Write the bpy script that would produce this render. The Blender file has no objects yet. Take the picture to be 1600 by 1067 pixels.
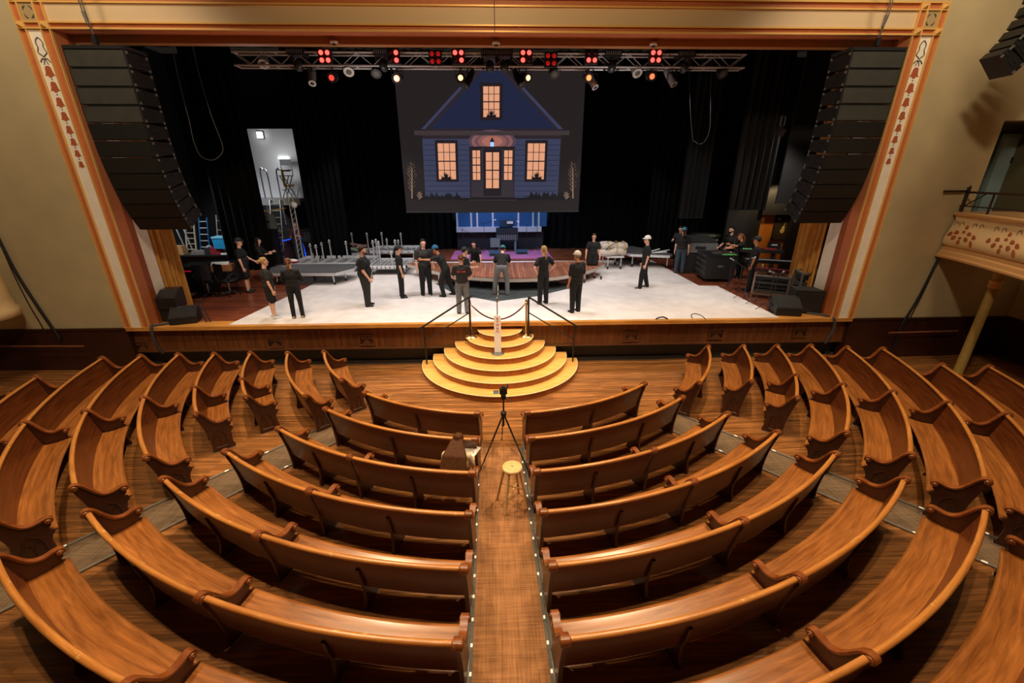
import bpy, bmesh, math, random
from mathutils import Vector, Matrix, Euler
random.seed(7)
PI = math.pi
V = Vector
C = bpy.context.scene.collection
sc = bpy.context.scene

# ------------------------------------------------------------------ camera
CAMF, PITCH, YAW, ROLL = 662.85, math.radians(21.49), math.radians(1.868), math.radians(-0.157)
CP = V((0.0256, -10.7952, 3.7044))
FW = V((math.sin(YAW)*math.cos(PITCH), math.cos(YAW)*math.cos(PITCH), -math.sin(PITCH)))
RT0 = V((math.cos(YAW), -math.sin(YAW), 0)); UP0 = RT0.cross(FW)
RT = RT0*math.cos(ROLL) + UP0*math.sin(ROLL); UP = -RT0*math.sin(ROLL) + UP0*math.cos(ROLL)
cd = bpy.data.cameras.new('camera'); cam = bpy.data.objects.new('camera', cd); C.objects.link(cam)
cd.sensor_fit = 'HORIZONTAL'; cd.sensor_width = 36; cd.lens = CAMF*36/1600; cd.clip_end = 200; cd.clip_start = .05
cam.matrix_world = Matrix(((RT.x, UP.x, -FW.x, CP.x), (RT.y, UP.y, -FW.y, CP.y), (RT.z, UP.z, -FW.z, CP.z), (0, 0, 0, 1)))
sc.camera = cam
def ray(u, v): return FW*CAMF + RT*(u-800) - UP*(v-533.5)
def P(u, v, y):                      # survey helper: where a sight line meets the plane y
    d = ray(u, v); return CP + d*((y-CP.y)/d.y)
def F(u, v, z=0.0):                  # where a sight line meets the level z
    d = ray(u, v); return CP + d*((z-CP.z)/d.z)

# ------------------------------------------------------------------ materials
def lin(c):
    return tuple((x/255/12.92 if x/255 <= .04045 else ((x/255+.055)/1.055)**2.4) for x in c)
def s(r, g, b): return lin((r, g, b))
MATS = {}
def newmat(name):
    m = bpy.data.materials.new(name); m.use_nodes = True
    nt = m.node_tree; b = nt.nodes['Principled BSDF']
    return m, nt, b
def M(name, col=(.5, .5, .5), rough=.5, metal=0, em=None, es=0, coat=0, noise=0, nscale=8, spec=.5, bump=0):
    if name in MATS: return MATS[name]
    m, nt, b = newmat(name); MATS[name] = m
    b.inputs['Base Color'].default_value = (*col, 1); b.inputs['Roughness'].default_value = rough
    b.inputs['Metallic'].default_value = metal; b.inputs['Coat Weight'].default_value = coat
    b.inputs['Specular IOR Level'].default_value = spec
    if em: b.inputs['Emission Color'].default_value = (*em, 1); b.inputs['Emission Strength'].default_value = es
    if noise or bump:
        tc = nt.nodes.new('ShaderNodeTexCoord'); n = nt.nodes.new('ShaderNodeTexNoise')
        n.inputs['Scale'].default_value = nscale; n.inputs['Detail'].default_value = 5
        nt.links.new(tc.outputs['Object'], n.inputs['Vector'])
        if noise:
            r = nt.nodes.new('ShaderNodeValToRGB')
            r.color_ramp.elements[0].position = .3; r.color_ramp.elements[1].position = .7
            r.color_ramp.elements[0].color = (*[max(0, c*(1-noise)) for c in col], 1)
            r.color_ramp.elements[1].color = (*[min(1, c*(1+noise)) for c in col], 1)
            nt.links.new(n.outputs['Fac'], r.inputs['Fac']); nt.links.new(r.outputs['Color'], b.inputs['Base Color'])
        if bump:
            bp = nt.nodes.new('ShaderNodeBump'); bp.inputs['Strength'].default_value = bump; bp.inputs['Distance'].default_value = .01
            nt.links.new(n.outputs['Fac'], bp.inputs['Height']); nt.links.new(bp.outputs['Normal'], b.inputs['Normal'])
    return m
def wood(name, c1, c2, scale=(2, 30, 30), coord='Object', rough=.35, coat=.2, wear=0, wearcol=None, planks=None, rot=None, spec=.5, rvar=.12):
    if name in MATS: return MATS[name]
    m, nt, b = newmat(name); MATS[name] = m
    L = nt.links.new; N = nt.nodes.new
    tc = N('ShaderNodeTexCoord'); mp = N('ShaderNodeMapping'); mp.inputs['Scale'].default_value = scale
    src = tc.outputs[coord]
    if rot:
        mr = N('ShaderNodeMapping'); mr.inputs['Rotation'].default_value = rot; L(src, mr.inputs['Vector']); src = mr.outputs['Vector']
    L(src, mp.inputs['Vector'])
    n = N('ShaderNodeTexNoise'); n.inputs['Scale'].default_value = 1; n.inputs['Detail'].default_value = 7; n.inputs['Roughness'].default_value = .6; n.inputs['Distortion'].default_value = .6
    L(mp.outputs['Vector'], n.inputs['Vector'])
    r = N('ShaderNodeValToRGB'); r.color_ramp.elements[0].position = .32; r.color_ramp.elements[1].position = .7
    r.color_ramp.elements[0].color = (*c1, 1); r.color_ramp.elements[1].color = (*c2, 1)
    L(n.outputs['Fac'], r.inputs['Fac']); col = r.outputs['Color']
    big = N('ShaderNodeTexNoise'); big.inputs['Scale'].default_value = 1.1; big.inputs['Detail'].default_value = 3; L(src, big.inputs['Vector'])
    if planks:
        br = N('ShaderNodeTexBrick'); pl, pw, lo, hi, mort = planks
        br.inputs['Scale'].default_value = 1; br.inputs['Brick Width'].default_value = pl; br.inputs['Row Height'].default_value = pw
        br.inputs['Mortar Size'].default_value = mort; br.inputs['Color1'].default_value = (lo, lo, lo, 1); br.inputs['Color2'].default_value = (hi, hi, hi, 1)
        br.inputs['Mortar'].default_value = (.25, .25, .25, 1); br.offset_frequency = 2; br.inputs['Bias'].default_value = 0
        L(src, br.inputs['Vector'])
        mx = N('ShaderNodeMix'); mx.data_type = 'RGBA'; mx.blend_type = 'MULTIPLY'; mx.inputs[0].default_value = 1
        L(col, mx.inputs[6]); L(br.outputs['Color'], mx.inputs[7]); col = mx.outputs[2]
    if wear:
        w = N('ShaderNodeTexNoise'); w.inputs['Scale'].default_value = 9; w.inputs['Detail'].default_value = 8; w.inputs['Roughness'].default_value = .75
        mw = N('ShaderNodeMapping'); mw.inputs['Scale'].default_value = (.5, 1.6, 1.6); L(src, mw.inputs['Vector']); L(mw.outputs['Vector'], w.inputs['Vector'])
        wr = N('ShaderNodeValToRGB'); wr.color_ramp.elements[0].position = 1-wear; wr.color_ramp.elements[1].position = min(1, 1-wear+.05)
        L(w.outputs['Fac'], wr.inputs['Fac'])
        mm = N('ShaderNodeMath'); mm.operation = 'MULTIPLY'; mm.inputs[1].default_value = .5; L(wr.outputs['Color'], mm.inputs[0])
        mx = N('ShaderNodeMix'); mx.data_type = 'RGBA'; L(mm.outputs[0], mx.inputs[0]); L(col, mx.inputs[6]); mx.inputs[7].default_value = (*wearcol, 1); col = mx.outputs[2]
    hv = N('ShaderNodeHueSaturation'); vr = N('ShaderNodeMapRange'); vr.inputs['To Min'].default_value = .72; vr.inputs['To Max'].default_value = 1.28
    L(big.outputs['Fac'], vr.inputs['Value']); L(vr.outputs['Result'], hv.inputs['Value']); L(col, hv.inputs['Color'])
    L(hv.outputs['Color'], b.inputs['Base Color'])
    rr = N('ShaderNodeMapRange'); rr.inputs['To Min'].default_value = rough-rvar; rr.inputs['To Max'].default_value = rough+rvar
    L(n.outputs['Fac'], rr.inputs['Value']); L(rr.outputs['Result'], b.inputs['Roughness'])
    b.inputs['Coat Weight'].default_value = coat; b.inputs['Coat Roughness'].default_value = .25; b.inputs['Specular IOR Level'].default_value = spec
    bp = N('ShaderNodeBump'); bp.inputs['Strength'].default_value = .12; bp.inputs['Distance'].default_value = .004; L(n.outputs['Fac'], bp.inputs['Height']); L(bp.outputs['Normal'], b.inputs['Normal'])
    return m
def weave(name, c1, c2, sc_=240):
    if name in MATS: return MATS[name]
    m, nt, b = newmat(name); MATS[name] = m; L = nt.links.new; N = nt.nodes.new
    tc = N('ShaderNodeTexCoord'); fs = []
    for sx, sy in ((sc_, 6), (6, sc_)):
        mp = N('ShaderNodeMapping'); mp.inputs['Scale'].default_value = (sx, sy, 1); L(tc.outputs['Object'], mp.inputs['Vector'])
        n = N('ShaderNodeTexNoise'); n.inputs['Scale'].default_value = .35; n.inputs['Detail'].default_value = 4; L(mp.outputs['Vector'], n.inputs['Vector']); fs.append(n.outputs['Fac'])
    a = N('ShaderNodeMath'); a.operation = 'ADD'; L(fs[0], a.inputs[0]); L(fs[1], a.inputs[1])
    mu = N('ShaderNodeMath'); mu.operation = 'MULTIPLY'; mu.inputs[1].default_value = .5; L(a.outputs[0], mu.inputs[0])
    r = N('ShaderNodeValToRGB'); r.color_ramp.elements[0].position = .36; r.color_ramp.elements[1].position = .64
    r.color_ramp.elements[0].color = (*c1, 1); r.color_ramp.elements[1].color = (*c2, 1); L(mu.outputs[0], r.inputs['Fac']); L(r.outputs['Color'], b.inputs['Base Color'])
    b.inputs['Roughness'].default_value = .9
    return m

# ------------------------------------------------------------------ mesh building
class MB:
    def __init__(self, root=None):
        self.v = []; self.f = []; self.m = []; self.uv = []; self.o = V(root.location) if root else V((0, 0, 0))
    def add(self, vs, fs, mi=0, uvs=None):
        k = len(self.v); self.v += [V(p)-self.o for p in vs]
        for i, f in enumerate(fs):
            self.f.append([k+j for j in f]); self.m.append(mi); self.uv.append(uvs[i] if uvs else None)
        return self
    def box(self, x0, x1, y0, y1, z0, z1, mi=0):
        vs = [(x, y, z) for z in (z0, z1) for y in (y0, y1) for x in (x0, x1)]
        return self.add(vs, [(0, 2, 3, 1), (4, 5, 7, 6), (0, 1, 5, 4), (2, 6, 7, 3), (0, 4, 6, 2), (1, 3, 7, 5)], mi)
    def cb(self, c, sz, R=None, mi=0, taper=1):
        c = V(c); h = V(sz)/2; vs = []
        for z in (-1, 1):
            t = taper if z > 0 else 1
            for y in (-1, 1):
                for x in (-1, 1):
                    p = V((x*h.x*t, y*h.y*t, z*h.z)); vs.append(c + (R @ p if R else p))
        return self.add(vs, [(0, 2, 3, 1), (4, 5, 7, 6), (0, 1, 5, 4), (2, 6, 7, 3), (0, 4, 6, 2), (1, 3, 7, 5)], mi)
    def bar(self, a, b, w, h=None, mi=0, upv=(0, 0, 1)):
        a, b = V(a), V(b); d = (b-a); l = d.length; d.normalize(); u = V(upv)
        if abs(d.dot(u)) > .98: u = V((1, 0, 0))
        x = d.cross(u).normalized(); y = x.cross(d).normalized()
        R = Matrix((x, d, y)).transposed()
        return self.cb((a+b)/2, (w, l, h or w), R, mi)
    def tube(self, pts, r, n=8, mi=0, closed=False):
        pts = [V(p) for p in pts]; rs = r if isinstance(r, (list, tuple)) else [r]*len(pts)
        t0 = (pts[1]-pts[0]).normalized(); u = V((0, 0, 1)) if abs(t0.z) < .9 else V((1, 0, 0))
        u = (u - t0*u.dot(t0)).normalized(); vs = []; m = len(pts)
        for i, p in enumerate(pts):
            t = ((pts[(i+1) % m] if closed or i < m-1 else p) - (pts[i-1] if closed or i > 0 else p)).normalized()
            u = (u - t*u.dot(t))
            u = u.normalized() if u.length > 1e-6 else t.orthogonal().normalized()
            w = t.cross(u)
            for k in range(n):
                a = 2*PI*k/n; vs.append(p + (u*math.cos(a)+w*math.sin(a))*rs[i])
        fs = [(i*n+k, i*n+(k+1) % n, ((i+1) % m)*n+(k+1) % n, ((i+1) % m)*n+k) for i in range(m if closed else m-1) for k in range(n)]
        if not closed: fs += [tuple(range(n-1, -1, -1)), tuple((m-1)*n+k for k in range(n))]
        return self.add(vs, fs, mi)
    def cyl(self, a, b, r, n=16, mi=0, r2=None): return self.tube([a, b], [r, r if r2 is None else r2], n, mi)
    def lathe(self, prof, c=(0, 0, 0), n=24, mi=0, axis=None):
        c = V(c); ax = V(axis).normalized() if axis else V((0, 0, 1)); u = ax.orthogonal().normalized() if axis else V((1, 0, 0)); w = ax.cross(u)
        vs = [c + ax*z + (u*math.cos(2*PI*k/n)+w*math.sin(2*PI*k/n))*r for r, z in prof for k in range(n)]; m = len(prof)
        fs = [(i*n+k, i*n+(k+1) % n, (i+1)*n+(k+1) % n, (i+1)*n+k) for i in range(m-1) for k in range(n)]
        if prof[0][0] > 1e-5: fs.append(tuple(range(n-1, -1, -1)))
        if prof[-1][0] > 1e-5: fs.append(tuple((m-1)*n+k for k in range(n)))
        return self.add(vs, fs, mi)
    def ball(self, c, r, n=12, mi=0, R=None):
        c = V(c); r = V((r, r, r)) if not hasattr(r, '__len__') else V(r); m = n//2+1; vs = []
        for i in range(1, m):
            th = PI*i/m
            for k in range(n):
                p = V((r.x*math.sin(th)*math.cos(2*PI*k/n), r.y*math.sin(th)*math.sin(2*PI*k/n), r.z*math.cos(th))); vs.append(c + (R @ p if R else p))
        t = V((0, 0, r.z)); b = -t; vs += [c + (R @ t if R else t), c + (R @ b if R else b)]; q = (m-1)*n
        fs = [(i*n+k, (i+1)*n+k, (i+1)*n+(k+1) % n, i*n+(k+1) % n) for i in range(m-2) for k in range(n)]
        fs += [(q, k, (k+1) % n) for k in range(n)] + [(q+1, (m-2)*n+(k+1) % n, (m-2)*n+k) for k in range(n)]
        return self.add(vs, fs, mi)
    def prism(self, poly, ext, mi=0):
        poly = [V(p) for p in poly]; e = V(ext); n = len(poly)
        fs = [tuple(range(n-1, -1, -1)), tuple(range(n, 2*n))] + [(i, (i+1) % n, n+(i+1) % n, n+i) for i in range(n)]
        return self.add(poly+[p+e for p in poly], fs, mi)
    def grid(self, rows, mi=0, uv=None):
        n = len(rows[0]); vs = [p for r in rows for p in r]
        fs = [(i*n+k, i*n+k+1, (i+1)*n+k+1, (i+1)*n+k) for i in range(len(rows)-1) for k in range(n-1)]
        return self.add(vs, fs, mi)
    def build(self, name, mats, parent=None, smooth=40, fix=True):
        me = bpy.data.meshes.new(name); me.from_pydata([tuple(p) for p in self.v], [], self.f)
        if any(self.uv):
            ul = me.uv_layers.new(name='UVMap'); i = 0
            for f, u in zip(self.f, self.uv):
                for j in range(len(f)): ul.data[i].uv = u[j] if u else (0, 0); i += 1
        me.polygons.foreach_set('material_index', self.m)
        for mt in (mats if isinstance(mats, (list, tuple)) else [mats]): me.materials.append(mt)
        if fix:
            bm = bmesh.new(); bm.from_mesh(me); bmesh.ops.recalc_face_normals(bm, faces=bm.faces); bm.to_mesh(me); bm.free()
        if smooth:
            me.polygons.foreach_set('use_smooth', [True]*len(me.polygons)); me.set_sharp_from_angle(angle=math.radians(smooth))
        me.update()
        return link(name, me, parent)
def link(name, me, parent=None):
    o = bpy.data.objects.new(name, me); C.objects.link(o)
    if parent is not None: o.parent = parent
    return o
def thing(name, label, cat, loc=(0, 0, 0), rz=0, group=None):
    o = bpy.data.objects.new(name, None); C.objects.link(o); o.location = loc; o.rotation_euler = (0, 0, rz)
    o.empty_display_size = .1
    return tag(o, label, cat, group)
def tag(o, label, cat, group=None):
    o['label'] = label; o['category'] = cat
    if group: o['group'] = group
    return o
def struct(o): o['kind'] = 'structure'; return o
def copy_tree(o, parent=None):
    c = o.copy(); C.objects.link(c)
    if parent is not None: c.parent = parent
    for ch in [x for x in o.children]: copy_tree(ch, c)
    return c
def clone(o, label, loc, rz=None, group=None):
    c = copy_tree(o); c['label'] = label; c.location = loc
    if rz is not None: c.rotation_euler = (0, 0, rz)
    if group: c['group'] = group
    return c
def textmesh(txt, size, ext=.002):
    cu = bpy.data.curves.new('t', 'FONT'); cu.body = txt; cu.size = size; cu.extrude = ext; cu.align_x = 'CENTER'; cu.align_y = 'CENTER'
    o = bpy.data.objects.new('t', cu); C.objects.link(o); dg = bpy.context.evaluated_depsgraph_get()
    me = bpy.data.meshes.new_from_object(o.evaluated_get(dg)); bpy.data.objects.remove(o); return me
def catenary(a, b, sag, n=14):
    a, b = V(a), V(b); return [a.lerp(b, i/n) - V((0, 0, sag*4*(i/n)*(1-i/n))) for i in range(n+1)]
def spline(pts, n=6):
    pts = [V(p) for p in pts]; out = []
    for i in range(len(pts)-1):
        p0 = pts[max(0, i-1)]; p1 = pts[i]; p2 = pts[i+1]; p3 = pts[min(len(pts)-1, i+2)]
        for k in range(n):
            t = k/n; out.append(.5*((2*p1)+(-p0+p2)*t+(2*p0-5*p1+4*p2-p3)*t*t+(-p0+3*p1-3*p2+p3)*t**3))
    return out+[pts[-1]]

# shared materials
BLK = M('matte_black', (.012, .012, .013), .55)
BLK2 = M('satin_black', (.02, .02, .022), .35)
VELVET = M('black_velvet', (.0035, .0035, .004), .95, spec=.1)
STEEL = M('galvanised_steel', (.55, .56, .58), .35, .9, noise=.15, nscale=30)
ALU = M('aluminium', (.62, .63, .65), .35, .45)
DKMETAL = M('dark_metal', (.05, .05, .055), .4, .7)
WHITE = M('white_plastic', (.8, .8, .8), .5)
BRASS = M('brass', (.85, .6, .22), .25, .9)
GOLD = M('gold_trim', s(234, 186, 106), .4, .15)
TERRA = M('terracotta_paint', s(192, 112, 66), .55, noise=.06)
CREAMP = M('cream_panel_paint', s(246, 236, 218), .6, noise=.04, nscale=4)
OLIVE = M('olive_cream_wall', s(190, 172, 132), .75, noise=.07, nscale=1.6)
RUST = M('rust_stencil', s(176, 92, 50), .65)
GREYST = M('grey_stencil', s(105, 92, 72), .65)
DARKWOOD = wood('dark_wainscot_wood', (.030, .008, .005), (.05, .014, .008), (30, 30, 2))
# ------------------------------------------------------------------ people
SKIN = {'fair': M('fair_skin', s(226, 172, 146), .5), 'tan': M('tan_skin', s(190, 128, 92), .5), 'brown': M('brown_skin', s(120, 72, 48), .5)}
EYE = M('eye_dark', (.02, .015, .012), .3); LIP = M('lip', s(168, 92, 84), .5)
CLOTH = {k: M(k+'_cloth', c, .85, noise=.2, nscale=22) for k, c in dict(black=(.0055, .0055, .006), charcoal=(.021, .019, .018), grey=(.15, .15, .155), jeans=(.03, .05, .075), plaid=(.09, .02, .03), cream=s(226, 208, 176), navy=(.012, .013, .02)).items()}
HAIR = {k: M(k+'_hair', c, .65, noise=.35, nscale=40, spec=.2) for k, c in dict(brown=(.05, .022, .011), chestnut=(.085, .030, .011), dark=(.012, .008, .006), blond=(.42, .25, .10), red=(.16, .06, .025), grey=(.3, .28, .26)).items()}
SHOE = {k: M(k+'_shoe', c, .6) for k, c in dict(black=(.01, .01, .01), white=(.62, .66, .72), tan=(.42, .3, .2), brown=(.13, .085, .05)).items()}
CAPM = {k: M(k+'_cap', c, .8) for k, c in dict(black=(.012, .012, .012), blue=(.01, .1, .2), teal=(.03, .17, .2), white=(.75, .74, .7), cream=(.66, .56, .42), bluebeanie=(.05, .22, .34)).items()}
def capsule(mb, p0, r0, p1, r1, n=10):
    p0, p1 = V(p0), V(p1); d = p1-p0; L = d.length
    if L < 1e-5: return mb.ball(p0, r0, n)
    d /= L; pts = []; rs = []
    for k in range(4):
        a = PI/2*(1-k/4)*.97; pts.append(p0-d*r0*math.sin(a)); rs.append(r0*math.cos(a))
    pts.append(p0); rs.append(r0); pts.append(p1); rs.append(r1)
    for k in range(1, 5):
        a = PI/2*k/4*.97; pts.append(p1+d*r1*math.sin(a)); rs.append(r1*math.cos(a))
    return mb.tube(pts, rs, n)
def remesh(mb, vox, smooth=3):
    me = bpy.data.meshes.new('tmp'); me.from_pydata([tuple(p) for p in mb.v], [], mb.f)
    bm = bmesh.new(); bm.from_mesh(me); bmesh.ops.recalc_face_normals(bm, faces=bm.faces); bm.to_mesh(me); bm.free()
    o = bpy.data.objects.new('tmp', me); C.objects.link(o)
    r = o.modifiers.new('r', 'REMESH'); r.mode = 'VOXEL'; r.voxel_size = vox
    if smooth: q = o.modifiers.new('s', 'SMOOTH'); q.factor = .5; q.iterations = smooth
    out = bpy.data.meshes.new_from_object(o.evaluated_get(bpy.context.evaluated_depsgraph_get()))
    bpy.data.objects.remove(o); bpy.data.meshes.remove(me)
    out.polygons.foreach_set('use_smooth', [True]*len(out.polygons)); out.materials.clear()
    return out
def person(label, loc, face, h=1.75, skin='fair', hair=('short', 'brown'), cap=None, shirt='black', sleeve=.62, pants='black', leg=1.0, shoe='black',
           lean=0, head=(0, 0), arms=None, legs=None, w=1.0, beard=None, hipz=None, glasses=False, skirt=False, logo=None, tight=1.0):
    k = h/1.75; root = thing('person', label, 'person', loc, face)
    A = arms or ((None, None), (None, None)); dfl = lambda sd: (V((sd*.16, .0, -1)), V((sd*.05, .22, -1)))
    A = [(V(a[0]) if a[0] else dfl(sd)[0], V(a[1]) if a[1] else dfl(sd)[1]) for a, sd in zip(A, (-1, 1))]
    Lg = legs or (((-.05, .0, -1), (-.02, -.03, -1)), ((.05, .03, -1), (.02, -.05, -1)))
    Lg = [(V(a).normalized(), V(b).normalized()) for a, b in Lg]
    hip = V((0, 0, 0)); TR = Matrix.Rotation(-lean, 3, 'X')
    hj = [V((-.09, 0, 0)), V((.09, 0, 0))]
    kn = [hj[i]+Lg[i][0]*.43 for i in (0, 1)]; an = [kn[i]+Lg[i][1]*.41 for i in (0, 1)]
    low = min(min(a.z for a in an)-.085, min(q.z for q in kn)-.06)
    off = V((0, 0, -low if hipz is None else hipz/k))
    Z = lambda p: (V(p)+off)*k
    hj = [Z(p) for p in hj]; kn = [Z(p) for p in kn]; an = [Z(p) for p in an]
    T = lambda x, y, z: Z(TR @ V((x, y, z)))
    sh = [T(-.185*(.6+.4*w), -.01, .45), T(.185*(.6+.4*w), -.01, .45)]
    el = [sh[i]+A[i][0].normalized()*.285*k for i in (0, 1)]; wr = [el[i]+A[i][1].normalized()*.25*k for i in (0, 1)]
    HR = Matrix.Rotation(head[0], 3, 'Z') @ Matrix.Rotation(-head[1]-lean*.55, 3, 'X')
    hc = T(0, .0, .60) + HR @ V((0, .025, .10))*k
    HP = lambda x, y, z: hc + HR @ V((x, y, z))*k
    # --- one continuous skin surface
    b = MB(); E_ = lambda x, y, z, r: b.ball(T(x, y, z), [q*k for q in r], 14, 0, TR)
    E_(0, 0, .02, (.155*w, .11*w, .12)); E_(0, .0, .17, (.135*w, .095*w, .15)); E_(0, 0, .34, (.16*w, .105*w, .17))
    capsule(b, sh[0], .055*k, sh[1], .055*k)
    capsule(b, T(0, -.015, .46), .062*k, HP(0, -.02, -.08), .056*k)
    b.ball(hc+HR @ V((0, -.008, .02))*k, [.076*k, .094*k, .105*k], 16, 0, HR); b.ball(HP(0, .03, -.065), [.055*k, .058*k, .055*k], 12, 0, HR)
    capsule(b, HP(0, .088, .012), .010*k, HP(0, .105, -.022), .016*k, 8)
    for sd in (-1, 1):
        b.ball(HP(sd*.077, -.005, -.01), [.012*k, .022*k, .032*k], 8, 0, HR); b.ball(HP(sd*.032, .078, .030), [.028*k, .016*k, .011*k], 8, 0, HR)
    for i, sd in enumerate((-1, 1)):
        capsule(b, sh[i], .050*k*(.5+.5*w), el[i], .039*k*(.5+.5*w)); capsule(b, el[i], .040*k*(.5+.5*w), wr[i], .026*k)
        d = A[i][1].normalized(); capsule(b, wr[i], .026*k, wr[i]+d*.035*k, .028*k)
        capsule(b, hj[i], .085*k*w, kn[i], .055*k*(.4+.6*w)); capsule(b, kn[i]+(an[i]-kn[i])*.02, .054*k*(.4+.6*w), kn[i].lerp(an[i], .35)+V((0, -.012*k, 0)), .049*k*(.4+.6*w)); capsule(b, kn[i].lerp(an[i], .35)+V((0, -.008*k, 0)), .048*k*(.4+.6*w), an[i], .036*k)
        capsule(b, an[i]+V((0, -.02*k, -.045*k)), .032*k, an[i]+V((0, .12*k, -.055*k)), .028*k)
    me = remesh(b, .0125*k)
    # --- hands: palm, four unequal bent fingers and a thumb joined onto the wrist
    hb = MB()
    for i, sd in enumerate((-1, 1)):
        d = A[i][1].normalized(); f = V((0, 1, 0)) if abs(d.y) < .8 else V((0, 0, 1)); f = (f-d*f.dot(d)).normalized(); c = V((-sd, 0, 0)); c = c-d*c.dot(d)-f*c.dot(f)
        c = c.normalized() if c.length > 1e-3 else d.cross(f); R = Matrix((f, c, d)).transposed()
        hb.ball(wr[i]+d*.055*k, [.042*k, .019*k, .056*k], 10, 0, R)
        for q, ln in ((-.03, .058), (-.010, .072), (.010, .08), (.03, .07)):
            p0 = wr[i]+d*.085*k+f*q*k; p1 = p0+(d*.9+c*.25)*ln*.45*k; p2 = p1+(d*.7+c*.6)*ln*.32*k; p3 = p2+(d*.45+c*.8)*ln*.25*k
            hb.tube([p0, p1, p2, p3], [.0092*k, .0088*k, .008*k, .006*k], 6)
        p0 = wr[i]+d*.035*k+f*.03*k; p1 = p0+(f*.75+d*.6+c*.2)*.035*k; p2 = p1+(f*.35+d*.9+c*.3)*.03*k
        hb.tube([p0, p1, p2], [.012*k, .0105*k, .008*k], 6)
    bm = bmesh.new(); bm.from_mesh(me)
    hm = bpy.data.meshes.new('h'); hm.from_pydata([tuple(p) for p in hb.v], [], hb.f); bm.from_mesh(hm); bpy.data.meshes.remove(hm)
    bmesh.ops.recalc_face_normals(bm, faces=bm.faces)
    eyes = [HP(sd*.031, .088, .010) for sd in (-1, 1)]; mo = HP(0, .088, -.062)
    for fc in bm.faces:
        c = fc.calc_center_median()
        if min((c-e).length for e in eyes) < .016*k: fc.material_index = 1
        elif abs((c-mo).dot(HR @ V((1, 0, 0)))) < .024*k and abs((c-mo).dot(HR @ V((0, 0, 1)))) < .009*k and (c-mo).length < .04*k: fc.material_index = 2
        fc.smooth = True
    bm.to_mesh(me); bm.free()
    for m in (SKIN[skin], EYE, LIP): me.materials.append(m)
    body = link('body', me, root)
    def part(name, mbx, mat, vox=.014, sm=3):
        q = remesh(mbx, vox*k, sm); q.materials.append(mat); return link(name, q, root)
    # --- clothing
    t = MB(); G = lambda x, y, z, r: t.ball(T(x, y, z), [q*k*bg for q, bg in zip(r, (1.14, 1.16, 1))], 14, 0, TR)
    G(0, 0, .06, (.168*w, .122*w, .14)); G(0, 0, .18, (.152*w, .112*w, .16)); G(0, 0, .34, (.178*w, .122*w, .165)); capsule(t, sh[0], .066*k, sh[1], .066*k)
    capsule(t, T(0, -.012, .44), .08*k, T(0, -.012, .50), .066*k)
    if w > 1.15: G(0, .03*w, .14, (.145*w, .105*w, .16))
    for i in (0, 1):
        wd = .5+.5*w
        if sleeve <= 1: capsule(t, sh[i], .072*k*wd, sh[i].lerp(el[i], sleeve), .072*k*wd)
        elif sleeve > 0: capsule(t, sh[i], .063*k*wd, el[i], .052*k*wd); capsule(t, el[i], .052*k*wd, el[i].lerp(wr[i], min(1, sleeve-1)), .036*k*wd)
    top = part('shirt', t, CLOTH[shirt])
    g = MB(); g.ball(T(0, 0, 0), [.178*w*k, .132*w*k, .125*k], 14, 0, TR)
    if skirt:
        for i in (0, 1): capsule(g, hj[i], .12*k*w, hj[i].lerp(kn[i], .75), .13*k*w)
    else:
        for i in (0, 1):
            capsule(g, hj[i], .110*k*w, hj[i].lerp(kn[i], min(1, leg*2)), (.085*tight if leg > .5 else .10)*k*(.5+.5*w))
            if leg > .5: capsule(g, kn[i], .084*k*tight*(.5+.5*w), kn[i].lerp(an[i], (leg-.5)*2)+V((0, 0, -.045*k*(leg > .9))), .068*k*tight)
    part('skirt' if skirt else ('trousers' if leg > .6 else 'shorts'), g, CLOTH[pants])
    for i in (0, 1):
        q = MB(); a = an[i]; fx = V((.03*(-1 if i == 0 else 1), 1, 0)).normalized()
        if (kn[i]-a).z < .1*k: fx = V((0, -.1, -1)) if hipz is None else V((0, .9, .2))
        capsule(q, a+V((0, 0, -.035*k))-fx*.03*k, .045*k, a+V((0, 0, -.045*k))+fx*.06*k, .043*k); capsule(q, a+V((0, 0, -.048*k))+fx*.05*k, .043*k, a+V((0, 0, -.055*k))+fx*.145*k, .032*k)
        part('shoe', q, SHOE[shoe], .012)
    # --- hair and headgear
    st, hcx = hair
    if st != 'bald':
        hh = MB(); hh.ball(HP(0, -.028, .04), [.086*k, .095*k, .098*k], 14, 0, HR)
        if st in ('short', 'pony', 'bun', 'long') and not cap: hh.ball(HP(0, -.02, .075), [.082*k, .098*k, .066*k], 12, 0, HR)
        if st == 'verylong':
            for sx in (-.08, -.055, -.03, -.01, .01, .03, .055, .08): capsule(hh, HP(sx*.7, -.06, .0), .062*k, T(sx*1.9, -.165, .44), .066*k); capsule(hh, T(sx*1.9, -.165, .44), .066*k, T(sx*2.5, -.185, .20+.04*math.cos(sx*40)), .052*k)
            for sd in (-1, 1): capsule(hh, HP(sd*.075, .0, .02), .032*k, HP(sd*.12, -.02, -.24), .045*k)
            hh.ball(HP(0, -.02, .07), [.098*k, .108*k, .085*k], 12, 0, HR); capsule(hh, HP(-.06, -.06, -.06), .085*k, HP(.06, -.06, -.06), .085*k); capsule(hh, HP(-.09, -.07, -.18), .085*k, HP(.09, -.07, -.18), .085*k)
        if st in ('bun', 'up'): hh.ball(HP(0, -.125, .03), .045*k, 10)
        if st == 'pony':
            hh.ball(HP(0, -.12, .03), .032*k, 10); capsule(hh, HP(0, -.125, .02), .032*k, HP(.0, -.15, -.10), .036*k); capsule(hh, HP(0, -.15, -.10), .036*k, HP(0, -.13, -.24), .018*k)
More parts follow.
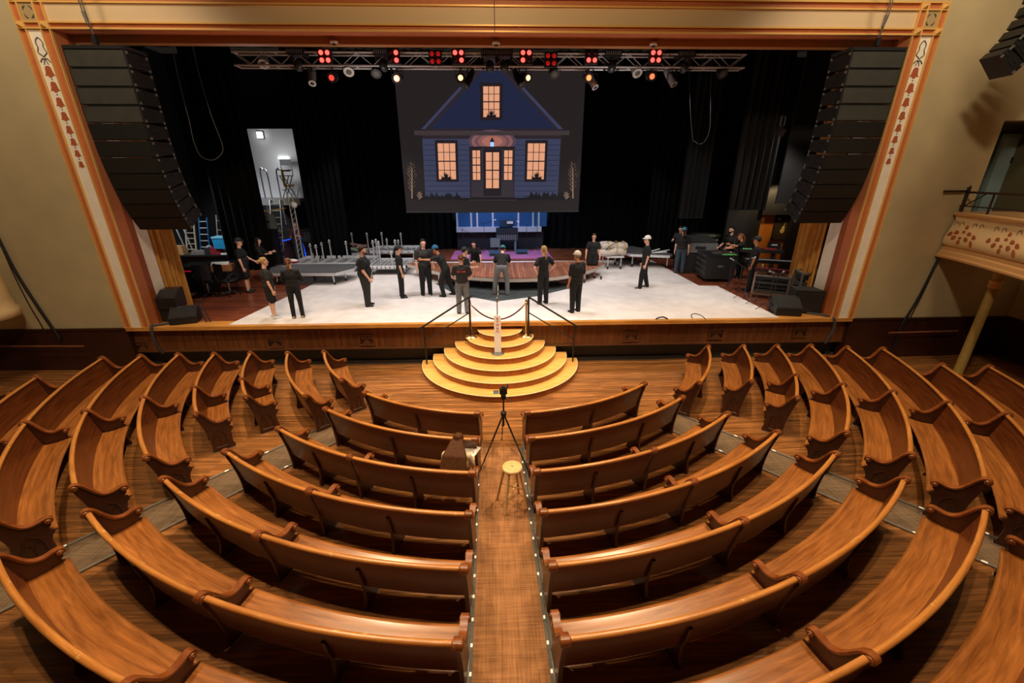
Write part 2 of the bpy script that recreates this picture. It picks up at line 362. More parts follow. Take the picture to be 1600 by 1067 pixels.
        if st == 'long':
            capsule(hh, HP(0, -.06, .0), .085*k, HP(0, -.09, -.16), .085*k); capsule(hh, HP(-.05, -.10, -.15), .068*k, HP(-.07, -.13, -.36), .05*k); capsule(hh, HP(.05, -.10, -.15), .068*k, HP(.06, -.13, -.38), .045*k); capsule(hh, HP(0, -.12, -.15), .065*k, HP(0, -.145, -.42), .05*k)
            for sd in (-1, 1): capsule(hh, HP(sd*.075, .0, .02), .028*k, HP(sd*.09, -.02, -.2), .034*k)
        part('hair', hh, HAIR[hcx], .010, 2)
    if beard:
        q = MB(); q.ball(HP(0, .055, -.085), [.055*k, .045*k, .045*k], 12, 0, HR)
        for sd in (-1, 1): capsule(q, HP(sd*.06, .03, -.03), .018*k, HP(sd*.04, .06, -.09), .022*k)
        part('beard', q, HAIR[beard], .009, 2)
    if cap:
        style, cc = cap; q = MB()
        prof = [(.106*math.cos(a), .116*math.sin(a)) for a in [PI/2*i/7 for i in range(8)]]; prof[-1] = (0.0, .116)
        ax = HR @ V((0, 0, 1)); c0 = HP(0, -.012, .045)
        vs = []; n = 20
        for r, z in prof[:-1]:
            for j in range(n): vs.append(c0 + HR @ V((r*.93*math.cos(2*PI*j/n), r*1.1*math.sin(2*PI*j/n), z))*k)
        vs.append(c0+ax*.116*k); fs = [(i*n+j, i*n+(j+1) % n, (i+1)*n+(j+1) % n, (i+1)*n+j) for i in range(6) for j in range(n)]+[(6*n+j, 6*n+(j+1) % n, 7*n) for j in range(n)]+[tuple(range(n-1, -1, -1))]
        q.add(vs, fs); cp = q.build('cap' if style != 'beanie' else 'beanie', CAPM[cc], root, 60)
        if style in ('cap', 'back'):
            sg = 1 if style == 'cap' else -1; br = MB(); ps = [HP(x, sg*(.085+.075*math.sqrt(max(0, 1-(x/.075)**2))), .042) for x in [-.075+.015*j for j in range(11)]]
            br.prism(ps+[HP(.07, sg*.05, .05), HP(-.07, sg*.05, .05)], HR @ V((0, 0, .008))*k); br.build('brim', CAPM[cc], cp)
        if style == 'flat':
            br = MB(); br.ball(HP(0, .085, .045), [.075*k, .06*k, .012*k], 12, 0, HR); br.build('brim', CAPM[cc], cp)
        if logo: MB().ball(HP(0, .085, .08), [.028*k, .012*k, .018*k], 10, 0, HR).build('emblem', WHITE, cp)
    if glasses:
        q = MB()
        for sd in (-1, 1): q.tube([HP(sd*.032+.024*math.cos(a), .102, .012+.018*math.sin(a)) for a in [2*PI*j/10 for j in range(10)]], .003*k, 5, 0, True); q.cyl(HP(sd*.056, .10, .016), HP(sd*.078, .0, .01), .003*k, 5)
        q.cyl(HP(-.01, .102, .014), HP(.01, .102, .014), .003*k, 5); q.build('glasses', BLK2, root)
    return root, dict(T=T, wr=wr, HP=HP, k=k, TR=TR)
D = math.radians
FH = lambda u, v: V((F(u, v).x, F(u, v).y, 0.0))
person('woman with blond bun, black tee and black shorts, nearest left at stage edge', FH(430, 497), D(-55), 1.68, hair=('bun', 'blond'), shirt='charcoal', pants='black', leg=.42, shoe='white', w=1.1, arms=(((-.25, .15, -1), (-.05, .35, -1)), ((.22, -.02, -1), (.1, .25, -1))))
person('woman seen from behind with auburn ponytail, black leggings and tan shoes', FH(467, 497), D(14), 1.66, hair=('pony', 'red'), sleeve=1.9, shoe='tan', w=.95, tight=.86, arms=(((-.3, .35, -1), (.75, .6, .05)), ((.3, .35, -1), (-.75, .6, .15))))
person('heavyset bearded man in black polo and dark trousers, standing facing right', FH(576, 478), D(-82), 1.79, hair=('short', 'brown'), beard='brown', pants='charcoal', w=1.42, arms=(((-.2, .05, -1), (-.1, .45, -1)), ((.2, .1, -1), (.0, .6, -1))))
person('woman in black cap, black polo and black trousers standing near the deck', FH(629, 465), D(-72), 1.66, hair=('pony', 'dark'), cap=('cap', 'black'), logo=True, w=.92)
person('dark-haired young man in charcoal tee standing at left end of wooden deck', FH(667, 461), D(-158), 1.82, hair=('short', 'dark'), shirt='charcoal', w=1.05, arms=(((-.18, .1, -1), (.0, .7, -.6)), ((.2, 0, -1), (.05, .2, -1))))
person('man in blue cap bending and stretching both arms out over the deck', V((-1.65, 2.75, 0)), D(78), 1.72, skin='tan', hair=('short', 'dark'), cap=('cap', 'blue'), lean=D(26), arms=(((-.15, .95, -.25), (.05, 1, .0)), ((.2, .85, -.45), (-.1, 1, -.05))), legs=(((-.14, .38, -1), (-.05, -.25, -1)), ((.14, -.1, -1), (.05, -.35, -1))))
person('man in black cap half hidden behind crew member with red shirt lettering', V((-1.02, 2.55, 0)), D(-60), 1.60, hair=('short', 'dark'), cap=('cap', 'black'), arms=(((-.2, .5, -.8), (.1, 1, .1)), ((.2, .3, -1), (-.1, 1, -.1))), w=.95)
pr, pd = person('person seen from behind in charcoal tee with red lettering and grey trousers', FH(724, 490), D(3), 1.69, hair=('up', 'red'), shirt='charcoal', pants='grey', arms=(((-.3, .1, -1), (.2, .75, -.35)), ((.3, .1, -1), (-.2, .75, -.35))))
q = MB(); xs = [-.115+.0205*i for i in range(12) if i != 4]
for i, x in enumerate(xs): q.cb(pd['T'](x, -.131+.35*x*x, .355), (.014, .012, .030 if i % 3 else .036), None)
q.build('red_lettering', M('red_print', s(214, 70, 74), .7), pr)
person('dark-haired man in black kneeling behind the wooden deck, both hands on it', V((-.9, 6.55, 0)), D(176), 1.74, hair=('short', 'dark'), lean=D(30), arms=(((-.25, .35, -1), (-.1, .15, -1)), ((.25, .35, -1), (.1, .15, -1))), legs=(((-.1, .15, -1), (0, -1, -.12)), ((.1, .15, -1), (0, -1, -.12))))
person('man in teal cap and grey trousers bending down with his back turned', FH(784, 461), D(-6), 1.76, hair=('short', 'brown'), cap=('back', 'teal'), pants='grey', shoe='brown', lean=D(48), arms=(((-.28, .1, -1), (-.12, .1, -1)), ((.15, .5, -1), (-.1, .6, -1))), legs=(((-.26, .12, -1), (-.12, -.12, -1)), ((.2, .1, -1), (.06, -.16, -1))))
person('woman with blond ponytail in black, hands on her hips, back turned', FH(848, 475), D(28), 1.76, hair=('pony', 'blond'), w=.92, arms=(((-.75, -.2, -1), (.62, .35, -.75)), ((.75, -.2, -1), (-.62, .35, -.75))))
person('man in cream flat cap and baggy black tee, nearest right at stage edge', FH(898, 488), D(32), 1.74, skin='tan', hair=('short', 'grey'), cap=('flat', 'cream'), w=1.12, sleeve=.8)
person('woman with glasses in short black dress standing behind deck by white bundle', FH(924, 434), D(168), 1.66, hair=('pony', 'brown'), glasses=True, skirt=True, w=1.0, arms=(((-.28, .15, -1), (-.05, .3, -1)), ((.28, .15, -1), (.05, .3, -1))))
person('man in white cap and brown boots walking left across the white cloth', FH(1004, 450), D(84), 1.79, hair=('short', 'dark'), cap=('cap', 'white'), shoe='brown', legs=(((-.05, .24, -1), (-.02, .05, -1)), ((.05, -.12, -1), (.02, -.3, -1))))
person('person in blue beanie, black tee and jeans facing away by grey box', FH(1060, 427), D(-22), 1.78, hair=('pony', 'brown'), cap=('beanie', 'bluebeanie'), pants='jeans', w=1.05)
person('dark-haired man leaning forearms on the grey box, facing person in beanie', V((7.75, 7.15, 0)), D(140), 1.76, hair=('short', 'dark'), lean=D(20), shirt='navy', arms=(((-.25, .6, -1), (.2, 1, .1)), ((.25, .6, -1), (-.2, 1, .1))))
person('bearded man in black polo standing between grey box and sheet-music stand', V((8.98, 5.55, 0)), D(112), 1.84, hair=('short', 'dark'), beard='dark', w=1.12, arms=(((-.2, .2, -1), (.2, .9, -.25)), ((.25, .15, -1), (-.1, .8, -.4))))
person('woman with brown ponytail reaching out toward bearded man, bent forward', V((9.2, 4.9, 0)), D(82), 1.68, hair=('pony', 'red'), skin='tan', lean=D(16), arms=(((-.1, .9, -.3), (.0, 1, .25)), ((.2, .6, -.8), (-.1, 1, -.1))))
person('man in black cap with white emblem, in shade beside keyboard rack', FH(1168, 454), D(60), 1.80, hair=('short', 'dark'), cap=('cap', 'black'), logo=True, skin='tan', w=1.05)
person('man in black cap, black polo and shorts by the office chairs', FH(390, 456), D(-72), 1.79, hair=('short', 'grey'), cap=('cap', 'black'), leg=.45, w=1.22, arms=(((-.2, .35, -1), (-.05, .7, -.5)), ((.25, 0, -1), (.1, .2, -1))))
person('dark-haired person in black sweater reaching right, behind man in shorts', V((-8.6, 5.0, 0)), D(-78), 1.62, hair=('long', 'dark'), sleeve=1.5, arms=(((-.2, .5, -.8), (0, 1, .1)), ((.2, .4, -.9), (0, 1, .15))))
person('person in dark plaid shirt working at the drum kit, far left', V((-8.95, 8.9, .0)), D(-170), 1.78, hair=('short', 'red'), shirt='plaid', pants='jeans', sleeve=1.5, arms=(((-.25, .45, -1), (.3, .9, .2)), ((.25, .5, -1), (-.3, .9, .1))))
# the woman sitting in the pews
WZ = -1.275
sw, sd_ = person('woman with long brown hair and cream top sitting in third-row pew left of aisle', V((-.70, -5.40, WZ)), D(-8), 1.56, hair=('verylong', 'chestnut'), shirt='cream', sleeve=.7, pants='cream', shoe='white', w=1.12, hipz=.51, head=(D(-8), D(10)), lean=D(30),
    arms=(((-.2, .35, -1), (.35, .9, .0)), ((.25, .4, -1), (-.1, .95, .05))), legs=(((-.12, 1, .0), (-.05, .05, -1)), ((.1, 1, .12), (.05, .15, -1))))
# ------------------------------------------------------------------ the house: floor, walls, proscenium
RC = V((0.07, .727, 0)); FZ = -1.3
def zf(R): return FZ + max(0, R-4.2)*.0157
def ring(R, a, z): return V((RC.x+R*math.sin(a), RC.y-R*math.cos(a), z))
FLOORW = wood('varnished_floor_planks', s(112, 68, 36), s(194, 132, 74), (1.3, 26, 1), 'Object', .34, .25, planks=(2.6, .075, .62, 1.08, .0015), wear=.34, wearcol=s(150, 128, 96))
STAGEW = wood('red_stage_planks', (.15, .036, .016), (.33, .085, .036), (1.2, 22, 1), 'Object', .3, .3, planks=(2.2, .09, .6, 1.15, .0015))
BEAD = wood('stage_front_beadboard', (.14, .046, .014), (.29, .10, .030), (30, 30, 1.5), 'Object', .38, .2, planks=(3, .06, .7, 1.05, .004), rot=(0, 0, PI/2))
LIPW = wood('stage_lip_wood', s(190, 120, 48), s(226, 164, 84), (2, 20, 20), 'Object', .35, .3)
mb = MB(); rows = []
for R in [0.01, 2, 4.2]+[4.2+.6*i for i in range(1, 21)]:
    rows.append([ring(R, D(-115+230*i/60), zf(R)) for i in range(61)])
mb.grid(rows); o = mb.build('floor', FLOORW, None, 40); struct(o)
# flat strip of floor between the first ring and the stage
mb = MB().box(-16, 16, .38, .46, -1.31, -1.3); struct(mb.build('floor_stage_edge', FLOORW))
# walls at the stage end
WL, WR, Wl, Wr, HT = -9.714, 9.746, -9.072, 9.124, 6.51
mb = MB(); mb.box(-17, WL, 0, .25, -.02, 11); mb.box(WR, 11.99, 0, .25, -.02, 11); mb.box(11.99, 13.7, 0, .25, 4.86, 11); mb.box(11.99, 13.7, 0, .25, -.02, 2.4); mb.box(13.7, 17, 0, .25, -.02, 11); mb.box(WL, WR, 0, .25, 7.12, 11)
struct(mb.build('wall_front', OLIVE, None, 0))
mb = MB(); mb.box(-17, WL, -.03, .25, -1.4, -.02); mb.box(WR, 17, -.03, .25, -1.4, -.02); mb.box(-17, WL, -.05, 0, -.06, .0); mb.box(WR, 17, -.05, 0, -.06, 0)
struct(mb.build('trim_1', DARKWOOD, None, 0))
# side walls beyond the balcony, dark below
mb = MB(); mb.box(14.2, 14.4, -12, 0, -1.4, 9); struct(mb.build('wall_right', OLIVE, None, 0))
mb = MB(); mb.box(-14.4, -14.2, -12, 0, -1.4, 9); struct(mb.build('wall_left', OLIVE, None, 0))
mb = MB(); mb.box(14.15, 14.2, -12, 0, -1.4, .0); struct(mb.build('baseboard_right', DARKWOOD, None, 0))
mb = MB(); mb.box(-14.2, -14.15, -12, 0, -1.4, .0); struct(mb.build('baseboard_left', DARKWOOD, None, 0))
# door recess at balcony level on the right
DOORB = M('pale_blue_door_paint', s(150, 172, 176), .5)
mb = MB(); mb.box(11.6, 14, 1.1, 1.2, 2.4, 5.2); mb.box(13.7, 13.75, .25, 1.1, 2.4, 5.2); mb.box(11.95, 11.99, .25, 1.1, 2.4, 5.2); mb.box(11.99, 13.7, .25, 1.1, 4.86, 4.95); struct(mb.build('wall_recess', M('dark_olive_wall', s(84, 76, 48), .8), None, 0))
a, b2 = P(1552, 262, 1.0), P(1580, 262, 1.0)
dr = MB().box(a.x, b2.x, 1.0, 1.06, 2.45, 4.55).build('door_1', DOORB, None, 0); struct(dr)
fr = MB(); fr.box(b2.x, b2.x+.1, .98, 1.09, 2.45, 4.65); fr.box(a.x-.1, a.x, .98, 1.09, 2.45, 4.65); fr.box(a.x, b2.x, .98, 1.09, 4.55, 4.65); fr.build('door_frame', M('blue_grey_frame', s(112, 132, 132), .5), dr, 0)
MB().box(b2.x-.1, b2.x-.05, .96, 1.0, 3.95, 4.1).build('door_closer', BLK, dr, 0)
# proscenium: bands with raised gold edges, terracotta fields, cream panel
def jamb(name, xs, sgn):
    x0, x1 = xs; w = x1-x0; e = lambda t: x0+w*t
    o = MB().box(min(x0, x1), max(x0, x1), -.02, .28, 0, 6.52).build(name, TERRA, None, 0); struct(o)
    g = MB()
    for t in (0, .235, .70, .975): a_, b_ = sorted((e(t), e(t+.03))); g.box(a_, b_, -.07, -.02, 0, 7.1)
    g.build('gold_moulding', GOLD, o, 0)
    a_, b_ = sorted((e(.27), e(.70))); MB().box(a_, b_, -.03, -.02, 0, 6.5).build('cream_panel', CREAMP, o, 0)
    cxp = (a_+b_)/2
    return o, cxp
def stencil_bell(parent, x, z, k):
    pr = [(.0, .5), (.16, .47), (.28, .34), (.32, .05), (.38, -.2), (.5, -.34), (.2, -.36), (.14, -.5), (-.14, -.5), (-.2, -.36), (-.5, -.34), (-.38, -.2), (-.32, .05), (-.28, .34), (-.16, .47)]
    MB().prism([(x+px*k, -.036, z+pz*k) for px, pz in pr], (0, .008, 0)).build('bell_stencil', RUST, parent, 0)
def stencil_dot(parent, x, z): MB().lathe([(.014, -.036), (.014, -.029)], (x, 0, z), 8, 0, (0, 1, 0)).build('dot_stencil', GREYST, parent, 0)
def jamb_stencils(o, x, us):
    zs = [P(u, v, -.03).z for u, v in us]
    for i, z in enumerate(zs): stencil_bell(o, x, z, .215-.011*i)
    for i in range(len(zs)-1): stencil_dot(o, x, (zs[i]+zs[i+1])/2)
    z0 = zs[0]+.25; m = MB()
    pts = [(x+px*.11, -.034, z0+.19+pz*.17) for px, pz in ((0, 1), (.5, .7), (.62, .3), (.5, .0), (.66, -.3), (.8, -.6), (.4, -.8), (0, -1), (-.4, -.8), (-.8, -.6), (-.66, -.3), (-.5, 0), (-.62, .3), (-.5, .7))]
    m.tube(spline(pts+[pts[0]], 4), .011, 6)
    for sd in (-1, 1):
        m.tube(spline([(x, -.034, z0-.02), (x+sd*.05, -.034, z0-.02), (x+sd*.10, -.034, z0-.08)], 4), .012, 6); m.tube(spline([(x, -.034, z0-.02), (x+sd*.02, -.034, z0-.06), (x+sd*.04, -.034, z0-.12)], 4), .010, 6)
    m.build('cartouche_stencil', GREYST, o)
jl, cl = jamb('trim_2', (WL, Wl), 1); jr, cr = jamb('trim_3', (WR, Wr), -1)
jamb_stencils(jl, cl, [(81, 112), (90, 136), (98, 160), (106, 182), (113, 203), (119, 222), (125, 240), (131, 257)])
jamb_stencils(jr, cr, [(1426, 114), (1419, 138), (1412, 160), (1406, 181), (1400, 200), (1395, 218), (1390, 236), (1385, 252)])
hd = MB().box(Wl, Wr, -.02, .28, 6.51, 7.12).build('trim_4', TERRA, None, 0); struct(hd)
g = MB()
for z in (6.50, 6.605, 6.945, 7.075): g.box(Wl, Wr, -.07, -.02, z, z+.03)
g.build('gold_moulding', GOLD, hd, 0)
MB().box(Wl, Wr, -.03, -.02, 6.635, 6.945).build('cream_panel', M('tan_cream_paint', s(216, 188, 148), .5), hd, 0)
MB().box(.02, .035, -.075, -.02, 6.5, 7.1).build('joint_seam', M('seam_brown', s(110, 70, 40), .7), hd, 0)  # brown joint line across the header bands
for sd, (x0, x1) in ((-1, (WL, Wl)), (1, (Wr, WR))):
    cb = MB().box(x0, x1, -.035, .28, 6.52, 7.12).build('trim_%d' % (5 if sd < 0 else 6), TERRA, None, 0); struct(cb)
    w = x1-x0; f1, f2 = (x0+.27*w, x0+.72*w) if sd < 0 else (x0+.28*w, x0+.73*w)
    MB().box(f1, f2, -.045, -.035, 6.635, 6.945).build('cream_square', M('corner_olive_panel', s(176, 152, 108), .6), cb, 0)
    g = MB()
    for x in (x0, f1-.03, f2, x1-.02): g.box(x, x+.025, -.075, -.035, 6.5, 7.12)
    for z in (6.50, 6.605, 6.945, 7.075): g.box(x0, x1, -.074, -.035, z, z+.03)
    g.build('gold_moulding', GOLD, cb, 0)
    for xx in ((x0+f1)/2, (f2+x1)/2):
        for z in (6.565, 7.02):
            h_ = .068; m = MB(); vs = [(xx-h_-.01, -.04, z-h_), (xx+h_+.01, -.04, z-h_), (xx+h_+.01, -.04, z+h_), (xx-h_-.01, -.04, z+h_), (xx, -.15, z)]
            m.add(vs, [(0, 1, 4), (1, 2, 4), (2, 3, 4), (3, 0, 4), (3, 2, 1, 0)]).build('pyramid_boss', GOLD, cb, 0)
    xm, zm = (f1+f2)/2, 6.79; m = MB()
    for q in range(4):
        a0 = PI/4+q*PI/2; ps = [(xm+.10*math.cos(a0+t)*(1-.15*abs(t)), -.048, zm+.115*math.sin(a0+t)*(1-.15*abs(t))) for t in (-.5, -.25, 0, .25, .5)]
        m.tube(ps, [.004, .013, .017, .013, .004], 6)
    m.build('leaf_stencil', GREYST, cb)
# inner reveals of the opening
REV = M('reveal_terracotta', s(150, 74, 30), .5, noise=.08)
mb = MB(); mb.box(Wl-.06, Wl, .28, .47, 0, 6.5); mb.box(Wr, Wr+.06, .28, .47, 0, 6.5); mb.box(Wl, Wr, .27, .42, 6.512, 6.53); struct(mb.build('trim_7', REV, None, 0))
mb = MB(); mb.box(Wl-.16, Wl-.01, .47, .84, 0, 6.5); mb.box(Wr+.01, Wr+.16, .47, .90, 0, 6.5); struct(mb.build('trim_8', CREAMP, None, 0))
zt = P(800, 71, .40).z
mb = MB(); mb.box(Wl-.3, Wr+.3, .40, .60, zt, 6.6); mb.box(-14, 14, .6, .7, zt+.02, 11); struct(mb.build('trim_9', M('tan_header_paint', s(170, 116, 62), .5), None, 0))
for i, (u, v) in enumerate(((522, 67), (775, 68), (1021, 69))):
    p = P(u, v, .40); t = thing('ceiling_sensor', 'small white dome sensor under header, ' + ('left of the roof truss middle', 'in the middle of the header', 'right of the header middle')[i], 'sensor', (p.x, .40, zt+.03), 0, 'sensors under the header')
    MB().lathe([(.085, .03), (.09, .0), (.075, -.02)], (0, -.0, 0), 20).build('dome_base', WHITE, t); MB().ball((0, -.01, -.03), (.05, .05, .03), 12).build('lens', BLK2, t)
# stage
mb = MB(); mb.box(-15.5, 15.5, -.02, 13.2, -.06, 0); struct(mb.build('floor_stage', STAGEW, None, 0))
mb = MB(); mb.box(WL, WR, -.05, .09, -.085, .012); mb.box(Wl, Wr, .02, .42, 0, .006); struct(mb.build('trim_10', LIPW, None, 0))
mb = MB(); mb.box(WL, WR, .125, .18, -.70, -.06); struct(mb.build('wall_stage_front', BEAD, None, 0))
mb = MB(); mb.box(WL, WR, .09, .18, -.745, -.70); struct(mb.build('trim_11', wood('ledge_wood', (.09, .035, .015), (.15, .06, .025), (2, 20, 20)), None, 0))
mb = MB(); mb.box(WL, WR, .40, .46, -1.3, -.745); mb.box(WL, WR, .18, .46, -.75, -.70); mb.box(WL, WR, .33, .40, -1.3, -1.19); struct(mb.build('baseboard_stage', M('grey_black_base', (.05, .053, .05), .6), None, 0))
VENTG = M('brass_grille', s(112, 72, 38), .5, .2); VFR = wood('vent_frame_wood', (.12, .045, .018), (.19, .08, .03), (20, 20, 20))
for i, (u, v) in enumerate(((222, 541), (430, 535), (573, 531), (986, 525), (1119, 522), (1250, 519))):
    p = P(u, v, .12)
    t = thing('vent_grille', 'small carved wooden vent grille on the stage front, %s' % ('far left end', 'second from left', 'just left of the stair railing', 'just right of the stair railing', 'second from right', 'far right end')[i], 'vent', (p.x, .118, p.z), 0, 'grilles in the stage front')
    m = MB()
    for x0, x1, z0, z1 in ((-.2, .2, .12, .15), (-.2, .2, -.15, -.12), (-.2, -.17, -.12, .12), (.17, .2, -.12, .12)): m.box(x0, x1, -.025, .004, z0, z1)
    m.build('frame', VFR, t, 0); MB().box(-.17, .17, -.004, .004, -.12, .12).build('back', DARKWOOD, t, 0)
    m = MB()
    m.prism([(-.14, -.012, -.11), (.14, -.012, -.11), (0, -.012, .02)], (0, .01, 0))
    for x in (-.12, -.06, 0, .06, .12): m.box(x-.018, x+.018, -.012, 0, .03, .10)
    m.build('fretwork', VENTG, t, 0)
# aisle runner and the two slanting cross-aisle runners
CARP = weave('brown_woven_carpet', s(128, 84, 50), s(176, 124, 80), 200); EDGE = M('rubber_edging', (.10, .098, .092), .6, noise=.2, nscale=30)
LED = M('step_light', (.9, .85, .75), .3, em=(1, .85, .6), es=.45)
def xl(y): return -.36+.0115*(-3.79-y)
def xr(y): return .41+.0285*(-4.23-y)
ys = [-3.80-.4*i for i in range(20)]; zz = lambda x, y: zf(math.hypot(x-RC.x, y-RC.y))
mb = MB(); mb.grid([[(xl(y)+(xr(y)-xl(y))*i/6, y, zz(0, y)+.012) for i in range(7)] for y in ys]); mb.grid([[(xl(y), y, zz(0, y)+.012), (xl(y), y, zz(0, y))] for y in ys]); mb.grid([[(xr(y), y, zz(0, y)+.012), (xr(y), y, zz(0, y))] for y in ys])
mb.box(xl(-3.8), xr(-3.8), -3.81, -3.80, -1.3, -1.288)
tag(mb.build('aisle_carpet', CARP), 'brown woven carpet runner down the centre aisle', 'carpet')
for nm, fx, sg in (('left', xl, -1), ('right', xr, 1)):
    t = thing('floor_edging_strip', 'grey edging strip with tiny lights along %s side of the aisle carpet' % nm, 'edging', (0, 0, FZ), 0, 'lit edging along the aisle')
    m = MB(t)
    for o0, o1, h_ in ((0, .035, .022), (.045, .075, .03)):
        vs = []
        for y in ys:
            x0, x1 = sorted((fx(y)+sg*o0, fx(y)+sg*o1)); z = zz(0, y); vs += [(x0, y, z), (x0, y, z+h_), (x1, y, z+h_), (x1, y, z)]
        fs = [(4*i+j, 4*i+(j+1) % 4, 4*i+4+(j+1) % 4, 4*i+4+j) for i in range(len(ys)-1) for j in range(4)]+[(0, 1, 2, 3), (4*len(ys)-4, 4*len(ys)-3, 4*len(ys)-2, 4*len(ys)-1)]; m.add(vs, fs)
    m.build('strip', EDGE, t, 0)
    for i in range(15):
        y = -4.3-.30*i; x = fx(y)+sg*.018; z = zz(0, y)+.022; MB(t).box(x-.012, x+.012, y-.02, y+.02, z, z+.006).build('marker_light', LED, t, 0)
CARP2 = weave('grey_brown_carpet', s(92, 74, 56), s(124, 102, 80), 160)
for nm, a0, sg in (('right', D(41.0), 1), ('left', D(-38.5), -1)):
    d = V((math.sin(a0), -math.cos(a0), 0)); n = V((d.y, -d.x, 0))*(-1 if sg > 0 else 1); n = n if n.x*sg > 0 else -n
    Q = lambda R, off: (lambda p: V((p.x, p.y, zf(math.hypot(p.x-RC.x, p.y-RC.y)))))(RC+d*R+n*off)
    o = MB(); Rs = [4.75+.45*i for i in range(15)]
    o.grid([[Q(R, .66*i/4)+V((0, 0, .012)) for i in range(5)] for R in Rs]); o.grid([[Q(R, 0)+V((0, 0, .012)), Q(R, 0)] for R in Rs]); o.grid([[Q(R, .66)+V((0, 0, .012)), Q(R, .66)] for R in Rs])
    tag(o.build('cross_aisle_carpet', CARP2), 'grey-brown carpet strip slanting between middle and %s-hand pews' % nm, 'carpet', 'slanting carpet strips')
    for off, wn in ((-.035, 'inner'), (.695, 'outer')):
        t = thing('floor_edging_strip', 'metal edging with lights on the %s side of the %s-hand slanting carpet' % (wn, nm), 'edging', tuple(Q(5, off)), 0, 'metal edging on the slanting carpets')
        m = MB(t)
        for i in range(len(Rs)-1): m.bar(Q(Rs[i], off)+V((0, 0, .014)), Q(Rs[i+1], off)+V((0, 0, .014)), .045, .024)
        m.build('strip', M('brushed_edging', (.32, .3, .27), .4, .5), t, 0)
        for i in range(9):
            p = Q(5.0+.7*i, off)+V((0, 0, .028)); MB(t).bar(p-d*.03, p+d*.03, .025, .01).build('marker_light', LED, t, 0)

# ------------------------------------------------------------------ pews
PW = dict(scale=(1.6, 22, 1), coord='UV')
SEATW = wood('pew_seat_wood', s(124, 72, 30), s(178, 111, 52), rough=.33, coat=.75, wear=.30, wearcol=s(214, 160, 92), **PW)
BACKW = wood('pew_back_wood', s(82, 39, 16), s(120, 64, 28), rough=.36, coat=.25, wear=.26, wearcol=s(180, 120, 66), **PW)
RAILW = wood('pew_rail_wood', s(168, 102, 42), s(206, 140, 70), rough=.34, coat=.6, wear=.42, wearcol=s(238, 200, 130), **PW)
ENDW = wood('pew_end_wood', (.048, .013, .006), (.085, .024, .009), (8, 8, 3), 'Object', .4, .2)
CAPW = wood('pew_arm_wood', s(112, 58, 25), s(146, 82, 38), (8, 8, 8), 'Object', .30, .4)
PLATE = M('worn_foot_strip', (.45, .42, .38), .5, .3)
RK = [4.72, 5.56, 6.43, 7.26, 8.08, 8.90, 9.70, 10.45, 11.37]
def sweep(mb, R, prof, a0, a1, zb, n, vscale=1.0):
    """closed profile (d inward, z) carried round the arc"""
    m = len(prof); vs = []; ac = [0]
    for i in range(m): ac.append(ac[-1]+math.hypot(prof[(i+1) % m][0]-prof[i][0], prof[(i+1) % m][1]-prof[i][1]))
    for i in range(n+1):
        a = a0+(a1-a0)*i/n
        for d, z in prof: vs.append(ring(R-d, a, zb+z))
    fs = []; uv = []; off = R*1.7+a0*3
    for i in range(n):
        u0 = off+R*a0+R*(a1-a0)*i/n; u1 = off+R*a0+R*(a1-a0)*(i+1)/n
        for j in range(m):
            fs.append((i*m+j, i*m+(j+1) % m, (i+1)*m+(j+1) % m, (i+1)*m+j)); uv.append(((u0, ac[j]), (u0, ac[j+1]), (u1, ac[j+1]), (u1, ac[j])))
    fs.append(tuple(range(m))); uv.append([(off+p[0], p[1]) for p in prof]); fs.append(tuple(n*m+j for j in range(m))); uv.append([(off+p[0], p[1]) for p in prof])
    return mb.add(vs, fs, 0, uv)
SEATP = [(.12, .415), (.20, .408), (.30, .410), (.40, .425), (.47, .440), (.505, .440), (.52, .425), (.515, .405), (.48, .398), (.30, .380), (.13, .385)]
BACKP = [(.155, .37), (.125, .45), (.09, .60), (.055, .76), (.035, .865), (.010, .865), (.022, .76), (.060, .60), (.095, .45), (.110, .34), (.145, .34)]
RAILP = [(.022+.034*math.cos(t), .878+.026*math.sin(t)) for t in [2*PI*i/10 for i in range(10)]]
ENDP = [(.09, 0), (.46, 0), (.465, .05), (.435, .14), (.425, .27), (.45, .36), (.485, .40), (.49, .435), (.455, .455), (.445, .485), (.475, .515), (.485, .55), (.47, .59), (.42, .60), (.34, .582), (.27, .585), (.205, .635), (.14, .73), (.09, .83), (.05, .885), (.0, .895), (-.028, .87), (-.012, .80), (.02, .68), (.055, .52), (.08, .36), (.095, .2), (.098, .08)]
CAPL = [(-.035, .872), (-.035, .905), (-.005, .925), (.04, .915), (.09, .86), (.14, .77), (.205, .668), (.27, .618), (.34, .608), (.41, .625), (.46, .632), (.495, .618), (.505, .588), (.485, .568)]
SUPP = [(.06, 0), (.40, 0), (.36, .1), (.33, .24), (.40, .385), (.13, .38), (.105, .45), (.045, .70), (.015, .70), (.045, .5), (.085, .34), (.085, .2), (.055, .06)]
def plate(mb, R, a, zb, prof, th, off=0):
    c = V((math.sin(a), -math.cos(a), 0)); t = V((math.cos(a), math.sin(a), 0)); o = RC
    return mb.prism([o + c*(R-d) + t*(off-th/2) + V((0, 0, zb+z)) for d, z in prof], t*th)
